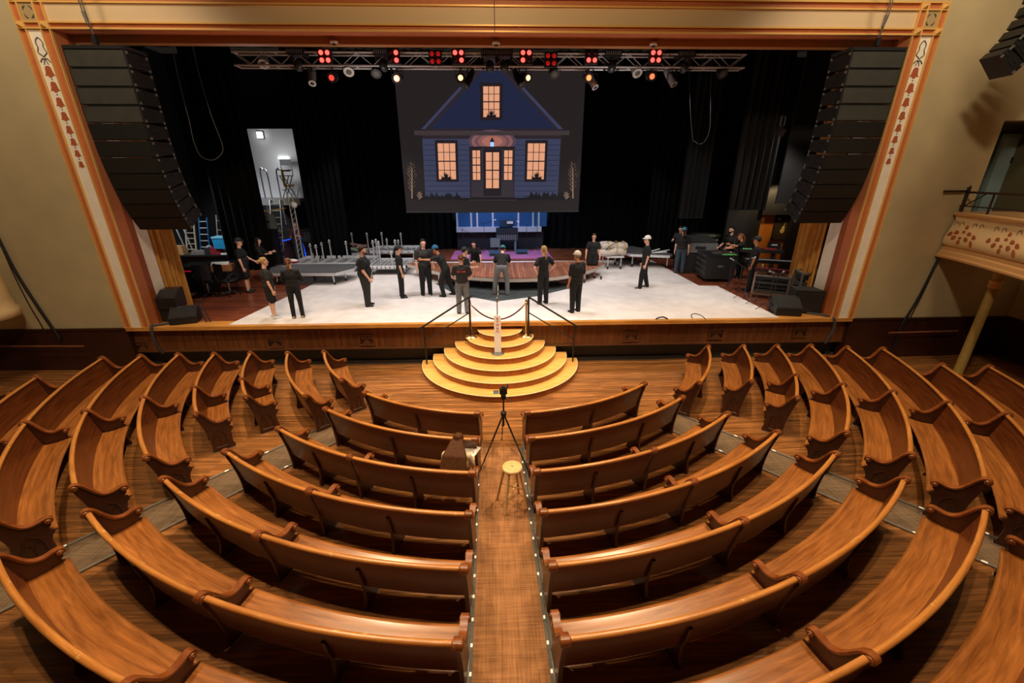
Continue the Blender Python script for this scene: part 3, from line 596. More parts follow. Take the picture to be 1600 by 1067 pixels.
def ribbon(mb, R, a, zb, line, w, th, off=0):
    c = V((math.sin(a), -math.cos(a), 0)); t = V((math.cos(a), math.sin(a), 0)); pts = spline([V((d, 0, z)) for d, z in line], 3); vs = []; n = len(pts)
    for i, p in enumerate(pts):
        q = (pts[min(n-1, i+1)]-pts[max(0, i-1)]).normalized(); nn = V((-q.z, 0, q.x))
        for sx, sy in ((-1, 0), (1, 0), (1, -1), (.8, -1), (-.8, -1), (-1, -1)):
            pp = p + nn*(th*(.5 if sy == 0 else -.5)) if True else p
            k = sx*w/2*(1.0 if sy == 0 else .94); vs.append(RC + c*(R-pp.x) + t*(off+k) + V((0, 0, zb+pp.z)))
    fs = [(6*i+j, 6*i+(j+1) % 6, 6*i+6+(j+1) % 6, 6*i+6+j) for i in range(n-1) for j in range(6)]+[tuple(range(6)), tuple(6*(n-1)+j for j in range(6))]
    return mb.add(vs, fs)
def pew(k, a0, a1, label, ends, group, arch=(), aisle=None):
    R = RK[k]; zb = zf(R-.3); lo, hi = sorted((a0, a1)); am = (lo+hi)/2
    root = thing('pew', label, 'pew', tuple(ring(R-.28, am, zb)), 0, group)
    n = max(6, int(math.degrees(hi-lo)/1.6)); e = .02/R
    sweep(MB(root), R, SEATP, lo+e, hi-e, zb, n).build if False else None
    m = MB(root); sweep(m, R, SEATP, lo+e, hi-e, zb, n); m.build('seat', SEATW, root, 50)
    m = MB(root); sweep(m, R, BACKP, lo+e, hi-e, zb, n); m.build('backrest', BACKW, root, 50)
    m = MB(root); sweep(m, R, RAILP, lo+e, hi-e, zb, n); m.build('top_rail', RAILW, root, 60)
    for a in ends:
        ins = 1 if a == lo else -1; off = ins*.03
        m = MB(root); plate(m, R, a, zb, ENDP, .05, off); ep = m.build('end_panel', ENDW, root, 30)
        m = MB(root); ribbon(m, R, a, zb, CAPL, .082, .026, off); m.build('arm_cap', CAPW, ep, 50)
        c = V((math.sin(a), -math.cos(a), 0)); t = V((math.cos(a), math.sin(a), 0))
        big = 1.12 if a == aisle else 1
        for d, z, r in ((-.002, .882, .043*big), (.465, .588, .036)):
            p = RC+c*(R-d)+V((0, 0, zb+z)); MB(root).lathe([(0, -.060), (r*.3, -.059), (r*.42, -.052), (r*.62, -.056), (r*.8, -.054), (r, -.045), (r, .045), (r*.8, .054), (r*.62, .056), (r*.42, .052), (r*.3, .059), (0, .060)], p+t*off, 14, 0, t).build('scroll', CAPW, ep, 50)
        m = MB(root); plate(m, R, a, zb, [(.088, 0), (.47, 0), (.47, .012), (.088, .012)], .06, off); m.build('foot_strip', PLATE, ep, 0)
        if a in arch:
            side = -ins*.027; m = MB(root); f = lambda d, z: RC+c*(R-d)+t*(off+side)+V((0, 0, zb+z))
            for d0 in (.205, .305): m.tube([f(d0-.045, .10), f(d0-.045, .26), f(d0-.03, .33), f(d0, .37), f(d0+.03, .33), f(d0+.045, .26), f(d0+.045, .10)], .008, 5)
            m.tube([f(.15, .10), f(.15, .30), f(.18, .40), f(.255, .47), f(.33, .40), f(.36, .30), f(.36, .10), f(.15, .10)], .011, 6)
            m.build('carved_arch', ENDW, ep)
    ns = 1 if R*(hi-lo) < 3.4 else 2
    sp = [lo+(hi-lo)*(i+1)/(ns+1) for i in range(ns)]
    for a in [x for x in (lo, hi) if x not in ends][:0]+sp:
        m = MB(root); plate(m, R, a, zb, SUPP, .045); m.build('support', ENDW, root, 30)
    return root
ORD = ['front', 'second', 'third', 'fourth', 'fifth', 'sixth', 'seventh', 'eighth', 'ninth']
asn = lambda x, k: math.asin(x/RK[k])
for k in range(8):
    for side, sg in (('right', 1), ('left', -1)):
        if k == 7 and sg < 0: continue
        ax = sg*asn(.43+.014*k if sg > 0 else .44, k)
        out = D(40.0) if sg > 0 else D(-[36.4, 37.0, 37.4, 37.5, 37.5, 37.6, 37.0][k])
        mid = sg*D(21.6 if k < 5 else 20.6 if k == 5 else 19.4)
        grp = 'curved pews %s of the aisle' % side
        if k < 2: pew(k, ax, out, 'curved wooden pew in %s row directly %s of the centre aisle' % (ORD[k], side), (ax, out), grp, (), ax)
        else:
            if k < 7: pew(k, ax, mid, 'curved pew touching the aisle on its %s, %s row from the stage' % (side, ORD[k]), (ax,), grp, (), ax)
            pew(k, mid, out, 'curved pew %s of aisle by the slanting carpet, %s row from the stage' % (side, ORD[k]), (mid, out), grp, (), None)
SR = {1: (48.3, 72.5), 2: (54.7, 74.7), 3: (52.1, 61.2, 76.2), 4: (45.3, 60.6, 77.2), 5: (44.8, 60.9, 77.2), 6: (44.3, 60.3, 77.4), 7: (44.0, 59.7, 72.6), 8: (59.5, 73.2)}
SL = {0: (46.7, 70.2), 1: (44.5, 72.6), 2: (51.6, 60.2, 75.1), 3: (50.4, 60.6, 76.4), 4: (42.9, 60.4, 77.6), 5: (42.2, 59.7, 78.2), 6: (41.8, 59.8, 78.4), 7: (59.8, 73.4), 8: (58, 72.8)}
for side, sg, tab in (('right', 1, SR), ('left', -1, SL)):
    rws = sorted(tab)
    for i, k in enumerate(rws):
        b = [D(x)*sg for x in tab[k]]; nm = 'innermost' if i == 0 else 'outermost' if i == len(rws)-1 else ORD[i]+' from inside'
        grp = '%s side pews' % side
        if len(b) == 2: pew(k, b[0], b[1], '%s-hand side pew running toward the stage, %s of its rows' % (side, nm), (b[0], b[1]), grp, (b[0],))
        else:
            pew(k, b[0], b[1], '%s-hand side pew, %s of its rows, half nearer the viewer' % (side, nm), (b[0],), grp, (b[0],))
            pew(k, b[1], b[2], '%s-hand side pew, %s of its rows, half nearer the stage' % (side, nm), (b[1], b[2]), grp)
# ------------------------------------------------------------------ round steps, rails, rope, sign
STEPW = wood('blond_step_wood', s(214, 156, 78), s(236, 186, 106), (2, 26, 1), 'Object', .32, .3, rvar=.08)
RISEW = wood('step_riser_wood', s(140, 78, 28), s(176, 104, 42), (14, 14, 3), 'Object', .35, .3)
SX, SY, TR_, RZ = .05, .12, .308, .1858
st = thing('steps', 'half-round blond wood steps rising from the floor to the stage', 'steps', (SX, SY, FZ))
for i in range(1, 7):
    R = .60+TR_*(6-i); z1 = -(7-i)*RZ-FZ; z0 = z1-RZ; m = MB(); n = 48
    arc = lambda r: [(r*math.sin(-PI/2+PI*j/n), -r*math.cos(-PI/2+PI*j/n)) for j in range(n+1)]
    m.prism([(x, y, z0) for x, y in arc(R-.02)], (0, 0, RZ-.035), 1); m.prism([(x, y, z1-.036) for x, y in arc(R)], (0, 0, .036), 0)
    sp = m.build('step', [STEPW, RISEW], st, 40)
    MB().tube([(x, y, z1-.018) for x, y in arc(R+.004)], .014, 6).build('nosing', M('pale_step_edge', s(250, 222, 168), .4), sp)  # edge strip paler than the tread wood
RAILM = M('dark_steel_rail', (.045, .042, .04), .35, .7)
for nm, us in (('left', ((733, 464), (652, 516), (660, 559), (729, 517))), ('right', ((826, 464), (908, 514), (897, 557), (829, 516)))):
    sg = -1 if nm == 'left' else 1
    xt = SX+sg*.85; xb = SX+sg*1.95; yr = -.15
    t = thing('handrail', 'dark metal handrail on the %s side of the round steps' % nm, 'handrail', (xb, yr, -1.115), 0, 'stair handrails')
    zt2 = P(us[0][0], us[0][1], yr).z; zb2 = P(us[1][0], us[1][1], yr).z
    A_ = V((P(us[0][0], us[0][1], yr).x, yr, zt2)); B_ = V((P(us[1][0], us[1][1], yr).x, yr, zb2)); xb2 = B_.x-sg*.18; zz2 = lambda x: zt2+(zb2-zt2)*(x-A_.x)/(B_.x-A_.x)
    MB(t).tube([A_, B_], .024, 10).build('top_rail', RAILM, t)
    MB(t).tube([(A_.x, yr, zt2-.42), (xb2, yr, zz2(xb2)-.42)], .016, 8).build('lower_rail', RAILM, t)
    MB(t).cyl((A_.x, yr, -.372), (A_.x, yr, zt2), .026, 10).build('post', RAILM, t); MB(t).cyl((xb2, yr, -1.115), (xb2, yr, zz2(xb2)), .022, 10).build('post', RAILM, t)
# brass posts with the rope, on the second-highest step
zs = -2*RZ
for nm, u in (('left', 737), ('right', 821)):
    p = F(u, 521, zs); p.y = -.10; p.x = F(u, 521, zs).x
    t = thing('stanchion', 'polished brass rope post at the %s end of the red rope' % nm, 'stanchion', (p.x, p.y, zs), 0, 'brass rope posts')
    MB().lathe([(.16, 0), (.165, .012), (.14, .03), (.06, .05), (.035, .075)], n=28).build('base', BRASS, t)
    MB().cyl((0, 0, .06), (0, 0, .92), .026, 16).build('pole', BRASS, t)
    MB().lathe([(.026, .90), (.045, .91), (.045, .96), (.03, .97), (.036, 1.0), (.02, 1.03), (0, 1.035)], n=20).build('finial', BRASS, t)
    if nm == 'left': pl_ = p
    else: pr_ = p
t = thing('rope', 'dark red velvet rope hanging across the top of the steps', 'rope', (SX, pl_.y, zs))
a = V((pl_.x+.04, pl_.y, zs+.90)); b = V((pr_.x-.04, pr_.y, zs+.90)); cs = catenary(a, b, .40, 22)
MB(t).tube(cs[1:-1], .020, 8).build('velvet_cord', M('red_velvet', (.085, .006, .008), .8), t)
for q, r_ in ((cs[0], cs[2]), (cs[-1], cs[-3])): MB(t).tube([q, q.lerp(r_, .8)], [.012, .024], 10).build('hook_end', BRASS, t)
p = F(778, 552, -3*RZ)
t = thing('sign_post', 'white upright sign post with red lettering standing on the steps', 'sign', (p.x, p.y, -3*RZ))
MB().lathe([(.165, 0), (.17, .012), (.12, .03), (.05, .04)], n=28).build('base', M('grey_iron', (.18, .17, .16), .4, .6), t)
MB().box(-.085, .085, -.02, .02, .035, 1.02).build('panel', M('white_sign', (.92, .91, .90), .5), t, 0)
MB().cyl((0, 0, 1.02), (0, 0, 1.42), .014, 10).build('pole', STEEL, t); MB().lathe([(.02, 1.36), (.034, 1.37), (.034, 1.46), (.02, 1.48), (0, 1.485)], n=16).build('cap', STEEL, t)
for i, ch in enumerate('RYMAN'):
    me = textmesh(ch, .10); me.transform(Matrix.Translation((0, -.0225, .93-.082*i)) @ Matrix.Rotation(PI/2, 4, 'X')); me.materials.append(M('red_letter', s(196, 58, 66), .6)); link('letter', me, t)
# ------------------------------------------------------------------ video camera on tripod, stool
tz = -1.29
t = thing('tripod', 'tall black photo tripod standing at the front end of the aisle carpet', 'tripod', (.085, -4.28, tz))
feet = [V((.05, -3.52, tz+.01)), V((-.38, -4.62, tz+.02)), V((.55, -4.72, tz+.02))]; hub = V((.085, -4.28, tz+1.06))
for f in feet:
    m = MB(t); d = f-hub; e = hub+d*.04; m.tube([e, e+d*.4], .016, 8); lg = None; m.tube([e+d*.38, e+d*.72], .012, 8); m.tube([e+d*.7, hub+d], .009, 8)
    m.ball(e+d*.39, .022, 8); m.ball(e+d*.71, .018, 8); m.ball(hub+d, .016, 8); m.build('leg', BLK2, t)
MB(t).tube([hub+V((0, 0, -.25)), hub+V((0, 0, .30))], .015, 8).build('centre_column', BLK2, t); MB(t).lathe([(.03, -.05), (.05, -.03), (.05, .03), (.02, .06)], hub, 14).build('hub', BLK2, t)
m = MB(t); m.cb(hub+V((0, 0, .33)), (.08, .08, .05)); m.cb(hub+V((.0, 0, .385)), (.09, .13, .03)); m.tube([hub+V((.02, -.03, .36)), hub+V((.13, -.16, .33))], .009, 6); m.build('pan_head', BLK, t)
t = thing('camera', 'small black camera with open screen mounted on the tripod', 'camera', tuple(hub+V((0, 0, .40))))
MB().cb((0, 0, .055), (.135, .075, .10)).build('body', BLK, t, 0); MB().cyl((0, .03, .05), (0, .13, .05), .036, 16).build('lens', BLK2, t); MB().cb((0, 0, .118), (.06, .06, .035), None, 0, .7).build('viewfinder', BLK, t, 0)
m = MB(); m.cb((-.125, -.03, .045), (.09, .012, .065)); sc_ = m.build('flip_screen', BLK, t, 0); MB().cb((-.125, -.037, .045), (.078, .003, .052)).build('screen_glass', M('lit_lcd', (.05, .08, .1), .2, em=(.5, .65, .7), es=.3), sc_, 0)
MB().cb((.07, .02, .14), (.03, .10, .03)).build('microphone', BLK, t, 0)
STW = wood('pale_stool_wood', s(214, 172, 112), s(240, 206, 150), (14, 14, 3), 'Object', .4, .15)
t = thing('stool', 'round-topped pale wooden stool on the aisle carpet', 'stool', (.20, -5.37, -1.265), D(20))
MB().lathe([(0, .70), (.14, .70), (.155, .705), (.16, .722), (.15, .742), (.135, .747), (.012, .747), (.01, .743), (0, .743)], n=32).build('seat', STW, t); MB().cyl((0, 0, .7435), (0, 0, .7485), .012, 10).build('bolt_hole', BLK, t)
lf = [(.20, .20), (-.20, .20), (-.20, -.20), (.20, -.20)]
for x, y in lf: MB().tube([(x*.96, y*.96, .012), (x*.45, y*.45, .705)], [.020, .022], 10).build('leg', STW, t)
for i, z in ((0, .27), (1, .36)): MB().tube([(lf[i][0]*.78, lf[i][1]*.78, z), (lf[i+2][0]*.78, lf[i+2][1]*.78, z)], .010, 8).build('rung', STW, t)
# what the seated woman holds
hp = (sd_['wr'][0]+sd_['wr'][1])/2; 
hw = sw.matrix_basis @ hp if False else Matrix.Translation(sw.location) @ Euler(sw.rotation_euler).to_matrix().to_4x4() @ hp
t = thing('notebook', 'open white booklet held in the lap of the seated woman', 'booklet', tuple(hw+V((.08, .10, .035))), D(-30)); t.rotation_euler = (D(18), 0, D(-35))
MB().cb((-.09, 0, 0), (.18, .26, .012), Matrix.Rotation(D(8), 3, 'Y')).build('page_block', M('white_paper', (.85, .84, .8), .7), t, 0); MB().cb((.09, 0, 0), (.18, .26, .012), Matrix.Rotation(D(-8), 3, 'Y')).build('page_block', M('white_paper'), t, 0)
# ------------------------------------------------------------------ right balcony, column, cables
FASC = M('balcony_cream_paint', s(236, 204, 154), .4, .05, noise=.05, nscale=3); COPPER = M('coppery_moulding', s(218, 168, 112), .35, .2)
t = thing('balcony', 'curved cream balcony front with stencilled garlands and black railing', 'balcony', (12, -.5, 1.65))
path = [V((11.54, -.06, 0)), V((11.42, -.7, 0)), V((11.14, -1.57, 0)), V((10.86, -2.35, 0)), V((10.70, -2.75, 0)), V((10.60, -3.2, 0)), V((10.55, -4.2, 0)), V((10.6, -5.5, 0))]
path = spline(path, 4); zb0 = 1.65
def fascia(mb, prof, mi=0):
    rows = []
    for i, p in enumerate(path):
        d = (path[min(i+1, len(path)-1)]-path[max(0, i-1)]).normalized(); nrm = V((d.y, -d.x, 0)); nrm = nrm if nrm.x < 0 else -nrm
        rows.append([p+nrm*q+V((0, 0, zb0+z)) for q, z in prof])
    return mb.grid(rows, mi)
bulge = [(-.02, .32), (.02, .34), (.05, .42), (.045, .55), (.0, .70), (-.04, .84), (-.055, .98), (-.03, 1.06)]
m = MB(t); fascia(m, bulge); fc = m.build('fascia', FASC, t, 60, False)
m = MB(t); fascia(m, [(-.6, .02), (.06, .02), (.10, .05), (.10, .09), (.07, .12), (.05, .2), (.02, .23), (.02, .30), (-.02, .32)]); m.build('cornice', COPPER, t, 30, False)
m = MB(t); fascia(m, [(-.03, 1.06), (.02, 1.08), (.03, 1.13), (-.02, 1.16), (-.2, 1.17), (-1.6, 1.17), (-1.6, .02), (-.6, .02)]); m.build('top_moulding', COPPER, t, 30, False)
def on_f(i, z):
    p = path[i]; d = (path[min(i+1, len(path)-1)]-path[max(0, i-1)]).normalized(); nrm = V((d.y, -d.x, 0)); nrm = nrm if nrm.x < 0 else -nrm
    for (q0, z0), (q1, z1) in zip(bulge, bulge[1:]):
        if z0 <= z <= z1: q = q0+(q1-q0)*(z-z0)/(z1-z0); return p+nrm*(q+.004)+V((0, 0, zb0+z)), d, nrm
for c in (3, 9, 15, 20):
    g2 = MB(t)
    for di, z, l in ((0, .80, .10), (0, .70, .07), (-1, .66, .10), (1, .66, .10), (-1, .55, .08), (1, .55, .08), (0, .56, .05), (-2, .60, .09), (2, .60, .09), (0, .46, .09), (2, .47, .07)):
        if not 0 <= c+di < len(path): continue
        p, d, nr = on_f(c+di, z); R = Matrix((d, nr, V((0, 0, 1)))).transposed(); MB(t).ball(p, (.055+abs(di)*.02, .006, l*.7), 8, 0, R @ Matrix.Rotation(di*.5, 3, 'Y')).build('leaf_stencil', RUST, fc)
    for di in (-2, -1, 1, 2):
        if not 0 <= c+di < len(path): continue
        p, d, nr = on_f(c+di, .86); g2.tube([p+d*.06*math.cos(x)+V((0, 0, .07*math.sin(x))) for x in [i*.7 for i in range(8)]], .007, 5)
    g2.build('scroll_stencil', GREYST, fc)
BR = M('bronze_rail', (.05, .03, .02), .35, .6)
m = MB(t); top = [p+V((.05, 0, zb0+1.62)) for p in path]; lowr = [p+V((.05, 0, zb0+1.30)) for p in path]; bot = [p+V((.05, 0, zb0+1.19)) for p in path]
m.tube([top[0]+V((-.55, -.02, .02)), top[0]+V((0, 0, .02))]+top[1:], .026, 8); m.tube(lowr, .016, 6); m.build('railing', BR, t)
for i in (1, 5, 11, 17, 24):
    m = MB(t); m.cyl(bot[i]-V((0, 0, .05)), top[i], .022, 8); 
    if i == 1: m.tube([bot[i]+V((0, 0, .1)), top[4]], .016, 6); m.tube([top[i], top[i]+V((0, 0, .16))], .014, 6)
    m.build('rail_post', BR, t)
cp_ = P(1553, 432, -1.5); cx_ = cp_.x
t = thing('column', 'slim ochre column with gilt collar carrying the right balcony', 'column', (P(1512, 545, -1.5).x, -1.5, FZ+.1))
OCH = M('ochre_column_paint', s(168, 138, 72), .55, noise=.08)
dx = P(1553, 432, -1.5).x - t.location.x; m = MB(); hgt = 1.66-(FZ+.1)
MB().lathe([(.16, -.1), (.16, .08), (.115, .14), (.10, .2), (.088, hgt-.45)], n=24).build('shaft', OCH, t); MB().lathe([(.088, hgt-.45), (.11, hgt-.44), (.12, hgt-.40), (.10, hgt-.36), (.12, hgt-.32), (.11, hgt-.28), (.09, hgt-.27)], n=24).build('collar', GOLD, t)
MB().lathe([(.09, hgt-.27), (.10, hgt-.12), (.16, hgt-.02), (.17, hgt+.02)], n=24).build('capital', OCH, t)
# left balcony corner at frame edge
t = thing('balcony', 'corner of the cream balcony front at the left picture edge', 'balcony', (-11.7, -.4, .5))
MB(t).lathe([(.0, .52), (.62, .52), (.66, .58), (.66, .70), (.60, .78), (.60, 1.0), (.58, 1.5), (.55, 1.62), (0, 1.62)], (-12.3, -.74, .0), 28).build('fascia', FASC, t); 
# wall cables
def cable(name, label, cat, pts, r, mat=BLK, group=None):
    m = MB(); m.tube(spline(pts, 6), r, 6); return tag(m.build(name, mat), label, cat, group)
cable('cable', 'thick black cable slanting down the left wall to the wainscot', 'cable', [P(-6, 365, -.06), P(22, 420, -.06), P(50, 465, -.06), P(90, 524, -.06), P(92, 530, -.07)], .032)
cable('cable', 'thin black cable beside thick one on the left wall', 'cable', [P(0, 380, -.05), P(22, 430, -.05), P(45, 475, -.05), P(60, 500, -.05), P(72, 521, -.06)], .012)
cable('cable', 'black cable bundle running down right wall from balcony end', 'cable', [P(1514, 292, -.10), P(1490, 355, -.09), P(1462, 412, -.08), P(1435, 465, -.07), P(1408, 510, -.07), P(1398, 545, -.08)], .028)
cable('cable', 'thin black cable hanging beside the bundle on right wall', 'cable', [P(1518, 292, -.13), P(1489, 362, -.12), P(1460, 420, -.12), P(1440, 462, -.11), P(1420, 500, -.1)], .012)
for nm, a, b in (('left', (0, 541), (131, 541)), ('right', (1389, 520), (1496, 517))):
    tag(MB().tube([P(*a, -.2), P(*b, -.2)], .022, 8).build('wall_rail', wood('rail_mahogany', (.2, .07, .03), (.3, .11, .05), (3, 20, 20))), 'narrow wooden rail along the dark wainscot on the %s side' % nm, 'rail', 'wainscot rails')
# ------------------------------------------------------------------ stage cloth and decks
CLOTHW = M('white_stage_cloth', s(226, 218, 214), .55, noise=.09, nscale=2.6)
m = MB(); m.prism([(-7.15, .095, .006), (7.78, .095, .006), (7.78, 3.68, .006), (7.15, 3.74, .006), (7.1, 8.6, .006), (-6.5, 8.6, .006), (-6.75, 4.0, .006)], (0, 0, .006))
tag(m.build('stage_cloth', CLOTHW, None, 0), 'large white painted cloth covering most of the stage floor', 'floor cloth')
DECKG = M('dark_grey_deck_top', (.075, .075, .078), .6, noise=.15, nscale=5)
BR_DECK = wood('brown_deck_boards', s(140, 84, 62), s(192, 128, 98), (2, 26, 1), 'Object', .45, .1, planks=(6, .10, .62, 1.1, .006), rot=(0, 0, PI/2))
def caster(root, x, y, z=0):
    m = MB(); m.cyl((x-.02, y, z+.055), (x+.02, y, z+.055), .055, 14); m.cb((x, y, z+.12), (.06, .05, .03)); m.cb((x-.03, y, z+.08), (.008, .05, .1)); m.cb((x+.03, y, z+.08), (.008, .05, .1)); m.build('caster', BLK2, root)
def leg(root, x, y, z0, z1, dx=0, dy=0, wheel=True, name='leg'):
    MB().cyl((x+dx, y+dy, z0+(.10 if wheel else 0)), (x, y, z1), .026, 10).build(name, ALU, root)
    if wheel: caster(root, x+dx, y+dy, z0)
t = thing('rolling_deck', 'low grey rolling stage deck on casters behind the women at left', 'stage platform', (-6.9, 5.0, 0))
top = [(-1.05, -.62), (1.15, -.72), (1.55, .05), (1.48, .8), (-1.4, .8), (-1.55, .2)]
MB().prism([(x, y, .47) for x, y in top], (0, 0, .03)).build('deck_top', DECKG, t, 0)
m = MB(); 
for i in range(6): a, b = V((*top[i], .42)), V((*top[(i+1) % 6], .42)); m.bar(a, b, .05, .10)
m.build('frame', ALU, t, 0)
for x, y, dx, dy in ((-1.0, -.5, -.06, .05), (1.0, -.6, .02, .05), (1.2, -.02, .04, .05), (-.2, .7, 0, 0), (-1.2, .7, 0, 0)): leg(t, x, y, 0, .44, dx, dy)
# upturned aluminium deck frames, legs in the air
ALF = M('bare_aluminium_frame', (.70, .71, .73), .4, .3, noise=.12, nscale=20)
def upturned(label, cx, cy, L_, W_, z, rz, legs, rungs, solid=False, group='upturned deck frames'):
    t = thing('upturned_deck', label, 'stage platform', (cx, cy, 0), rz, group)
    MB().box(-L_/2, L_/2, -W_/2, W_/2, z-.04, z).build('panel', M('deck_underside', (.2, .2, .21), .5, noise=.2, nscale=6), t, 0)
    m = MB()
    for y in (-W_/2, W_/2-.05): m.box(-L_/2, L_/2, y, y+.05, z, z+.11)
    for x in (-L_/2, L_/2-.05): m.box(x, x+.05, -W_/2, W_/2, z, z+.11)
    for i in range(1, rungs): x = -L_/2+L_*i/rungs; m.box(x-.02, x+.02, -W_/2, W_/2, z, z+.07)
    m.build('frame', ALF, t, 0)
    for u_, v_, y in legs:
        q_ = P(u_, v_, cy+y); x = q_.x-cx; h_ = q_.z-z-.07
        m = MB(); m.cyl((x, y, z+.02), (x, y, z+h_), .03, 10); m.cb((x, y, z+h_), (.10, .10, .03)); m.ball((x, y, z+h_+.07), .05, 10); m.build('leg', ALU, t)
    if z > .12:
        for x in (-L_/2+.12, L_/2-.12):
            for y in (-W_/2+.12, W_/2-.12): leg(t, x, y, 0, z-.03, wheel=True, name='cart_leg')
    return t
upturned('long grey upturned deck frame with four legs up, left of bearded man', -6.75, 7.35, 3.2, 1.7, .30, 0, [(484, 382, .1), (493, 384, -.4), (502, 380, .5), (514, 376, .75), (540, 378, .3)], 6)
upturned('upturned aluminium frame with close ribs, right behind bearded man', -4.3, 6.75, 1.5, 1.7, .28, 0, [(582, 377, .3), (587, 375, .7), (591, 378, .0), (611, 394, -.6), (617, 376, .5)], 9)
upturned('far left upturned deck frame carrying pink padded boards', -7.2, 9.6, 2.5, 1.5, .28, 0, [(549, 365, .5), (543, 378, -.3), (520, 372, .6)], 5)
upturned('rearmost upturned aluminium frame nearest the black backdrop', -4.75, 9.4, 2.1, 1.5, .42, 0, [(573, 365, .6), (596, 364, .6), (626, 365, .6), (560, 386, -.6), (604, 374, -.4), (622, 376, -.5)], 7)
t = thing('folding_bench', 'folded bench with pink boards and green leg lying on upturned deck', 'bench', (-6.75, 9.5, .40), D(20))
for z, x, tl in ((.30, 0, 12), (.14, .15, -6)): MB().cb((x, .1, z), (1.0, .32, .05), Matrix.Rotation(D(tl), 3, 'Y')).build('board', M('dusty_pink_board', s(150, 116, 108), .7), t, 0)
MB().bar((-.75, -.1, .5), (.2, -.15, .0), .05).build('green_leg', M('green_strip', (.25, .55, .25), .5), t, 0); MB().bar((.2, .1, 0), (.05, .1, .34), .04).build('strut', M('yellow_strut', (.5, .4, .1), .5), t, 0)
# the big crescent deck of brown boards
t = thing('curved_deck', 'long crescent-shaped deck of reddish brown boards in mid-stage', 'stage platform', (.3, 4.9, 0))
n = 40; front = [F(u, v, .48) for u, v in ((636, 411), (655, 416), (680, 422.5), (710, 428.5), (750, 432), (790, 434), (830, 433.5), (870, 431), (905, 425), (930, 418), (945, 411))]
front = spline(front, 4); o = V(t.location); back = [F(930, 407, .48), F(880, 408.5, .48), F(800, 409.5, .48), F(700, 410.5, .48)]
poly = [V((p.x-o.x, p.y-o.y, .45)) for p in front+back]
MB().prism(poly, (0, 0, .03)).build('board_top', BR_DECK, t, 0)
m = MB(); fl = poly[:len(front)]
for p, q in zip(fl, fl[1:]): m.bar(p+V((0, .02, -.06)), q+V((0, .02, -.06)), .03, .12)
m.bar(poly[0]+V((0, 0, -.06)), poly[-1]+V((0, 0, -.06)), .03, .12); m.bar(poly[-1]+V((0, 0, -.06)), poly[len(front)]+V((0, 0, -.06)), .03, .12)
m.build('rim', M('pale_deck_rim', s(190, 178, 168), .5), t, 0)
for u, v in ((663, 441), (686, 446), (720, 449), (752, 448), (838, 449), (872, 446), (914, 443), (940, 438)):
    p = F(u, v, .0); x, y = p.x-o.x, p.y-o.y+.12; leg(t, x, y, 0, .44)
p = F(764, 430, .49); tag(MB().bar((p.x-.1, p.y+.15, .482), (p.x+.4, p.y+.2, .482), .05, .004).build('tape_strip', M('orange_tape', s(200, 80, 50), .6)), 'strip of orange tape stuck on the brown deck', 'tape')
p = F(712, 480); 
# right-hand cart with the strapped bundle, and the tilted grey deck
t = thing('cart', 'wheeled cart loaded with the strapped white bundle, right of deck', 'cart', (4.86, 7.1, 0))
m = MB(); m.box(-.36, .36, -.55, .55, .50, .55); m.build('top', ALF, t, 0)
for x in (-.27, .27):
    for y in (-.45, .45): leg(t, x, y, 0, .5)
t = thing('bundle', 'bundle of rolled white fabric tied with yellow straps on the cart', 'bundle', (4.85, 7.1, .551))
CANV = M('off_white_canvas', s(205, 192, 180), .8, noise=.12, nscale=9)
for i, (x, y, z, r, tl) in enumerate(((-.1, -.35, .14, .14, .1), (0, -.02, .16, .16, -.05), (-.05, .32, .14, .14, .15), (0, -.2, .36, .13, .2), (.05, .14, .38, .13, -.12))):
    m = MB(); pts = [V((x+q, y+tl*q+.03*math.sin(5*q+i), z-.05*(q > .45)+.02*math.sin(7*q+i))) for q in [-.56+.14*j for j in range(9)]]; m.tube(pts, [r*.8]+[r*(1+.08*math.sin(j*2+i)) for j in range(7)]+[r*.75], 12); m.build('roll', CANV, t)
YEL = M('yellow_strap', s(196, 160, 60), .6)
for x in (-.3, .05, .35): MB().tube(spline([(x, -.52, .1), (x+.05, -.38, .44), (x+.1, 0, .54), (x+.1, .3, .45), (x+.05, .5, .1)], 5), .016, 6).build('strap', YEL, t)
MB().tube(spline([(-.5, -.5, .15), (-.1, -.4, .50), (.3, -.1, .52), (.6, .1, .3)], 6), .014, 6).build('black_cord', BLK, t)
t = thing('rolling_deck', 'dark grey rolling deck with pale tubes lying on it, right side', 'stage platform', (6.35, 7.7, 0))
top = [(-1.2, .9), (-.75, -.75), (.75, -1.15), (.95, -.9), (-.1, 1.2)]
MB().prism([(x, y, .58) for x, y in top], (0, 0, .03)).build('deck_top', DECKG, t, 0); m = MB()
for i in range(5): m.bar(V((*top[i], .53)), V((*top[(i+1) % 5], .53)), .05, .1)
m.build('frame', ALF, t, 0)
for x, y in ((-.6, -.6), (.75, -1.0), (-.9, .7), (.2, .6)): leg(t, x, y, 0, .55)
for i, (a, b) in enumerate((((.0, -.72, .63), (.6, -.35, .70)), ((.25, -.85, .64), (.95, -.55, .69)), ((.1, -.9, .632), (.75, -.8, .64)))):
    tag(MB().cyl(V(a)+V((6.35, 7.7, .012)), V(b)+V((6.35, 7.7, .012)), .03, 12).build('tube', M('pale_tube', (.7, .7, .7), .4)), ('upper pale tube lying on right dark grey deck', 'longest pale tube lying across right dark grey deck', 'lowest pale tube lying flat on right dark grey deck')[i], 'tube', 'tubes on the right deck')
tag(MB().cyl(F(778, 462)+V((0, 0, .02)), F(779, 436)+V((0, -.35, .62)), .018, 8).build('hand_tool_handle', M('pale_handle', s(220, 205, 170), .5)), 'pale pole held upright by the man bending down', 'pole')
